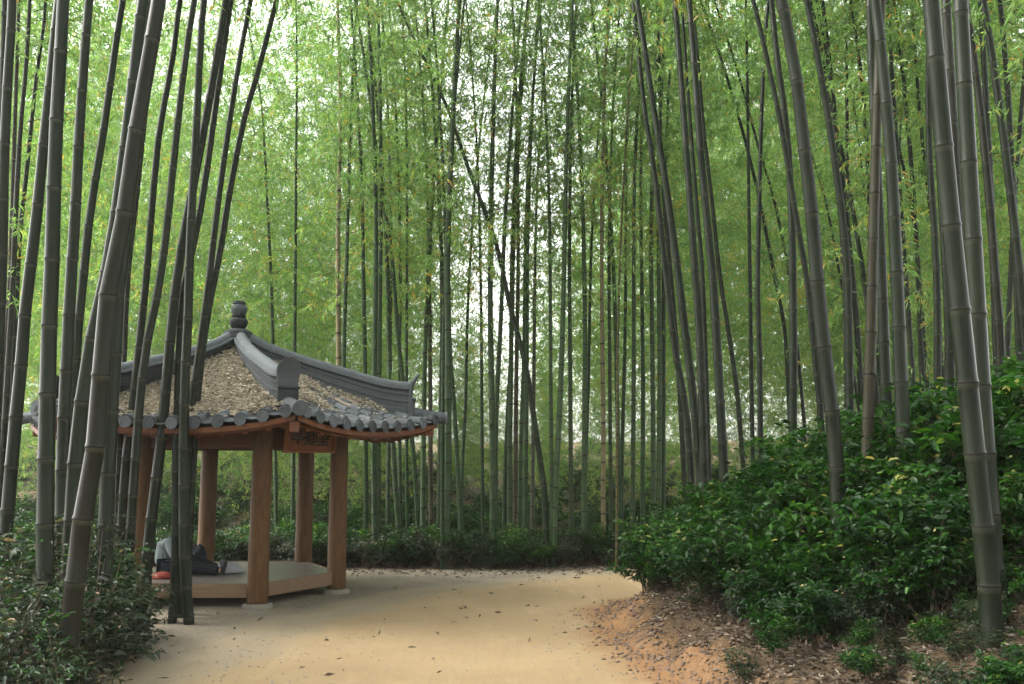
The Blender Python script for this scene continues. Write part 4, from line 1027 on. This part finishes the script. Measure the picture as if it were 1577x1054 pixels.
# sign board
A, B = hexp(0, PR), hexp(1, PR); d = (B - A).normalized(); n_ = Vector((d.y, -d.x, 0))
sg = empty('name_board', PC + A.lerp(B, .5) + n_ * .2 - d * .10 + Vector((0, 0, 2.10))); tag(sg, 'orange wooden name board with three black characters between the front posts', 'sign')
bx = -n_; Ms = Matrix((d, n_ * -1, Vector((0, 0, 1)))).transposed()
sg.rotation_euler = (Ms @ Matrix.Rotation(R(6), 3, 'X')).to_euler()
m = MB(); m.box((0, 0, 0), (.92, .03, .34)); m.make('board', M['sign'], sg, bevel=.012)
m = MB()
for c, dd in (((0, -.02, .18), (.98, .035, .03)), ((0, -.02, -.18), (.98, .035, .03)), ((-.475, -.02, 0), (.03, .035, .33)), ((.475, -.02, 0), (.03, .035, .33))): m.box(c, dd)
m.make('frame', M['sign'], sg, bevel=.006)
for ch, x in (('亭', -.24), ('鄕', .01), ('望', .25)):
    cu = bpy.data.curves.new('character', 'FONT'); cu.body = ch; cu.size = .27; cu.align_x = 'CENTER'; cu.align_y = 'CENTER'; cu.extrude = .002; cu.offset = .0035
    cu.materials.append(M['ink']); tmp = link(bpy.data.objects.new('tmp', cu)); bpy.context.view_layer.update(); me_ = bpy.data.meshes.new_from_object(tmp.evaluated_get(bpy.context.evaluated_depsgraph_get())); bpy.data.objects.remove(tmp); co = obj('character', me_, sg); co.location = (x, -.0175, -.0); co.rotation_euler = (R(90), 0, 0)
# ------------------------------------------------------------------ person resting on the platform, with belongings
def cloth(name, c, rough=.85):
    m = mat(name, c, rough, .2); n = N(m); g = n.noise(9, 4, .6, n.coord('Object')); n.base(n.mix(g, tuple(x * .75 for x in c), tuple(min(1, x * 1.2) for x in c))); n.bump(g, .5, .02); return m
M['shirt'], M['trouser'], M['skin'], M['hair'] = cloth('shirt_cloth', (.13, .155, .165)), cloth('trouser_cloth', (.012, .014, .022)), mat('skin', (.45, .27, .18), .5), cloth('hair', (.012, .010, .009))
M['bag'] = cloth('plastic_bag', (.28, .28, .30), .5); M['red'] = cloth('red_cloth', (.16, .022, .012)); M['rubber'] = mat('shoe_rubber', (.02, .02, .022), .6)
def skin_mesh(name, joints, edges, m, parent, sub=2):
    me = bpy.data.meshes.new(name); me.from_pydata([j[0] for j in joints], edges, []); me.materials.append(m); me.shade_smooth()
    o = obj(name, me, parent); o.modifiers.new('skin', 'SKIN'); sv = me.skin_vertices[0].data
    for i, j in enumerate(joints): r = j[1]; sv[i].radius = r if isinstance(r, tuple) else (r, r); sv[i].use_root = (i == 0)
    o.modifiers.new('sub', 'SUBSURF').levels = sub; o.modifiers[-1].render_levels = sub; return o
pz = mzs + .002
pe = unproj(268, 868, 12.7)
per = empty('person', (pe.x - .07, 12.62, pz), R(0)); per.scale = (.88, .88, .88); tag(per, 'person in pale grey shirt and black trousers sitting bent forward on the platform', 'person')
# local +x points right (towards the feet)
tor = [((0, 0, .11), (.15, .13)), ((-.03, 0, .26), (.14, .12)), ((.0, 0, .41), (.15, .13)), ((.10, 0, .50), (.15, .12)), ((.17, 0, .505), (.06, .06)), ((.25, 0, .485), (.085, .10)), ((.32, 0, .43), (.07, .085)),
       ((.09, -.17, .48), .062), ((.20, -.24, .33), .048), ((.33, -.17, .20), .038), ((.40, -.15, .17), .034), ((.45, -.14, .155), .025),
       ((.09, .17, .48), .062), ((.20, .24, .33), .048), ((.33, .17, .22), .038), ((.40, .14, .20), .034), ((.45, .13, .19), .025),
       ((.06, -.10, .10), .095), ((.32, -.13, .13), .085), ((.47, -.14, .12), .064), ((.68, -.13, .085), .055), ((.86, -.12, .062), .04), ((.89, -.12, .10), (.045, .035)), ((.92, -.12, .17), (.04, .025)),
       ((.06, .10, .10), .095), ((.30, .14, .18), .085), ((.44, .16, .20), .064), ((.60, .15, .11), .055), ((.76, .14, .062), .04), ((.79, .14, .10), (.045, .035)), ((.82, .14, .17), (.04, .025))]
E_ = [(0, 1), (1, 2), (2, 3), (3, 4), (4, 5), (5, 6), (3, 7), (7, 8), (8, 9), (9, 10), (10, 11), (3, 12), (12, 13), (13, 14), (14, 15), (15, 16), (0, 17), (17, 18), (18, 19), (19, 20), (20, 21), (21, 22), (22, 23), (0, 24), (24, 25), (25, 26), (26, 27), (27, 28), (28, 29), (29, 30)]
body = skin_mesh('body', tor, E_, M['skin'], per)
def grow(idx, emap, add, m, nm):
    J = [(tor[i][0], tuple(x + add for x in tor[i][1]) if isinstance(tor[i][1], tuple) else tor[i][1] + add) for i in idx]; mp = {i: n for n, i in enumerate(idx)}
    return skin_mesh(nm, J, [(mp[a], mp[b]) for a, b in E_ if a in mp and b in mp], m, per)
grow([0, 1, 2, 3, 7, 8, 9, 12, 13, 14], None, .045, M['shirt'], 'shirt')
grow([0, 17, 18, 19, 20, 21, 24, 25, 26, 27, 28], None, .03, M['trouser'], 'trousers')
for base_, nm in ((22, 'shoe'), (29, 'shoe')):
    p = Vector(tor[base_][0]); m = MB()
    m.tube([p + Vector((.0, 0, -.055)), p + Vector((.012, 0, .0)), p + Vector((.03, 0, .06)), p + Vector((.05, 0, .115))], [.04, .05, .046, .022], 10); m.make(nm, M['rubber'], per, True)
m = MB(); hc_ = Vector((.265, 0, .50)); m.lathe([(.01, .1), (.06, .09), (.095, .05), (.108, .0), (.10, -.05)], 14)
hr = m.make('hair', M['hair'], per, True); hr.location = (.262, 0, .505); hr.rotation_euler = (0, R(35), 0); hr.scale = (1, .85, 1)
for s_ in (-1, 1):
    m = MB(); m.lathe([(.004, -.004), (.02, 0), (.024, .01), (.01, .014)], 10); e = m.make('ear', M['skin'], per, True); e.location = (.27, s_ * .088, .465); e.rotation_euler = (R(90) * -s_, 0, 0)
m = MB(); m.tube([(.36, 0, .46), (.385, 0, .435), (.37, 0, .425)], [.012, .016, .01], 8); m.make('nose', M['skin'], per, True)
for s_ in (-1, 1):     # five fingers on each hand, resting round the shin
    hx = Vector((.45, -.14 if s_ < 0 else .13, .155 if s_ < 0 else .19))
    for f_ in range(5):
        yy = (-.032 + .016 * f_); ln = (.045, .07, .078, .072, .056)[f_]
        if f_ == 0: pts = [hx + Vector((-.02, -.02 * s_, -.005)), hx + Vector((.01, -.045 * s_, -.02)), hx + Vector((.035, -.055 * s_, -.035))]
        else: pts = [hx + Vector((.0, yy, 0)), hx + Vector((ln * .5, yy * 1.1, -.004)), hx + Vector((ln * .85, yy * 1.1, -.025)), hx + Vector((ln * .95, yy * 1.1, -.05))]
        m = MB(); m.tube(pts, [.0095] * (len(pts) - 1) + [.006], 7); m.make('finger', M['skin'], per, True)
def lump(name, px, py, Y, sx, sy, sz, m, label, cat, seed, parts=None):
    rg = np.random.default_rng(seed); p = unproj(px, py, Y); b = MB(); nl, nn = 9, 22; V = []
    for i in range(nl + 1):
        t = i / nl; r = math.sin(min(1, .18 + .82 * (1 - t)) * math.pi / 2) ** .8 * (1 if i < nl else .12); 
        for j in range(nn):
            a = math.tau * j / nn; w_ = 1 + .13 * math.sin(a * 3 + t * 5 + seed) + .07 * math.sin(a * 7 + t * 9)
            V.append((sx * r * w_ * math.cos(a), sy * r * w_ * math.sin(a), sz * (t ** .85) * (1 + .12 * math.sin(a * 2 + seed))))
    Fs = [(i * nn + j, i * nn + (j + 1) % nn, (i + 1) * nn + (j + 1) % nn, (i + 1) * nn + j) for i in range(nl) for j in range(nn)] + [tuple(range(nn))[::-1], tuple(nl * nn + j for j in range(nn))]
    b.add(V, Fs); o = mk(name, b.v, b.f, m, None, True); o.location = (p.x, Y, pz); tag(o, label, cat); sb = o.modifiers.new('s', 'SUBSURF'); sb.levels = sb.render_levels = 1
    return o
lump('plastic_bag', 353, 872, 12.75, .20, .13, .14, M['bag'], 'crumpled pale grey bag lying on the platform by the feet', 'bag', 1)
lump('backpack', 303, 868, 13.15, .17, .13, .33, M['trouser'], 'black backpack standing against the rear left post', 'backpack', 2)
lump('red_jacket', 252, 884, 12.15, .17, .10, .085, M['red'], 'red folded jacket at the front edge of the platform', 'jacket', 3)

# ------------------------------------------------------------------ haze
HZ = 0.0007
if HZ > 0:
    m = bpy.data.materials.new('haze'); m.use_nodes = True; t = m.node_tree; t.nodes.clear(); o_ = t.nodes.new('ShaderNodeOutputMaterial')
    v = t.nodes.new('ShaderNodeVolumePrincipled'); v.inputs['Color'].default_value = (.93, .97, .93, 1); v.inputs['Density'].default_value = HZ; v.inputs['Anisotropy'].default_value = .45
    t.links.new(v.outputs[0], o_.inputs['Volume'])
    b = MB(); b.box((0, 24, 11), (136, 84, 26)); h = b.make('haze', m); h['kind'] = 'stuff'; h['label'] = 'thin mist hanging in the grove'
print('TRIS', sum(len(me.loop_triangles) or sum(max(0, p.loop_total - 2) for p in me.polygons[:0]) for me in bpy.data.meshes), 'polys', sum(len(me.polygons) for me in bpy.data.meshes), 'objs', len(S.objects))
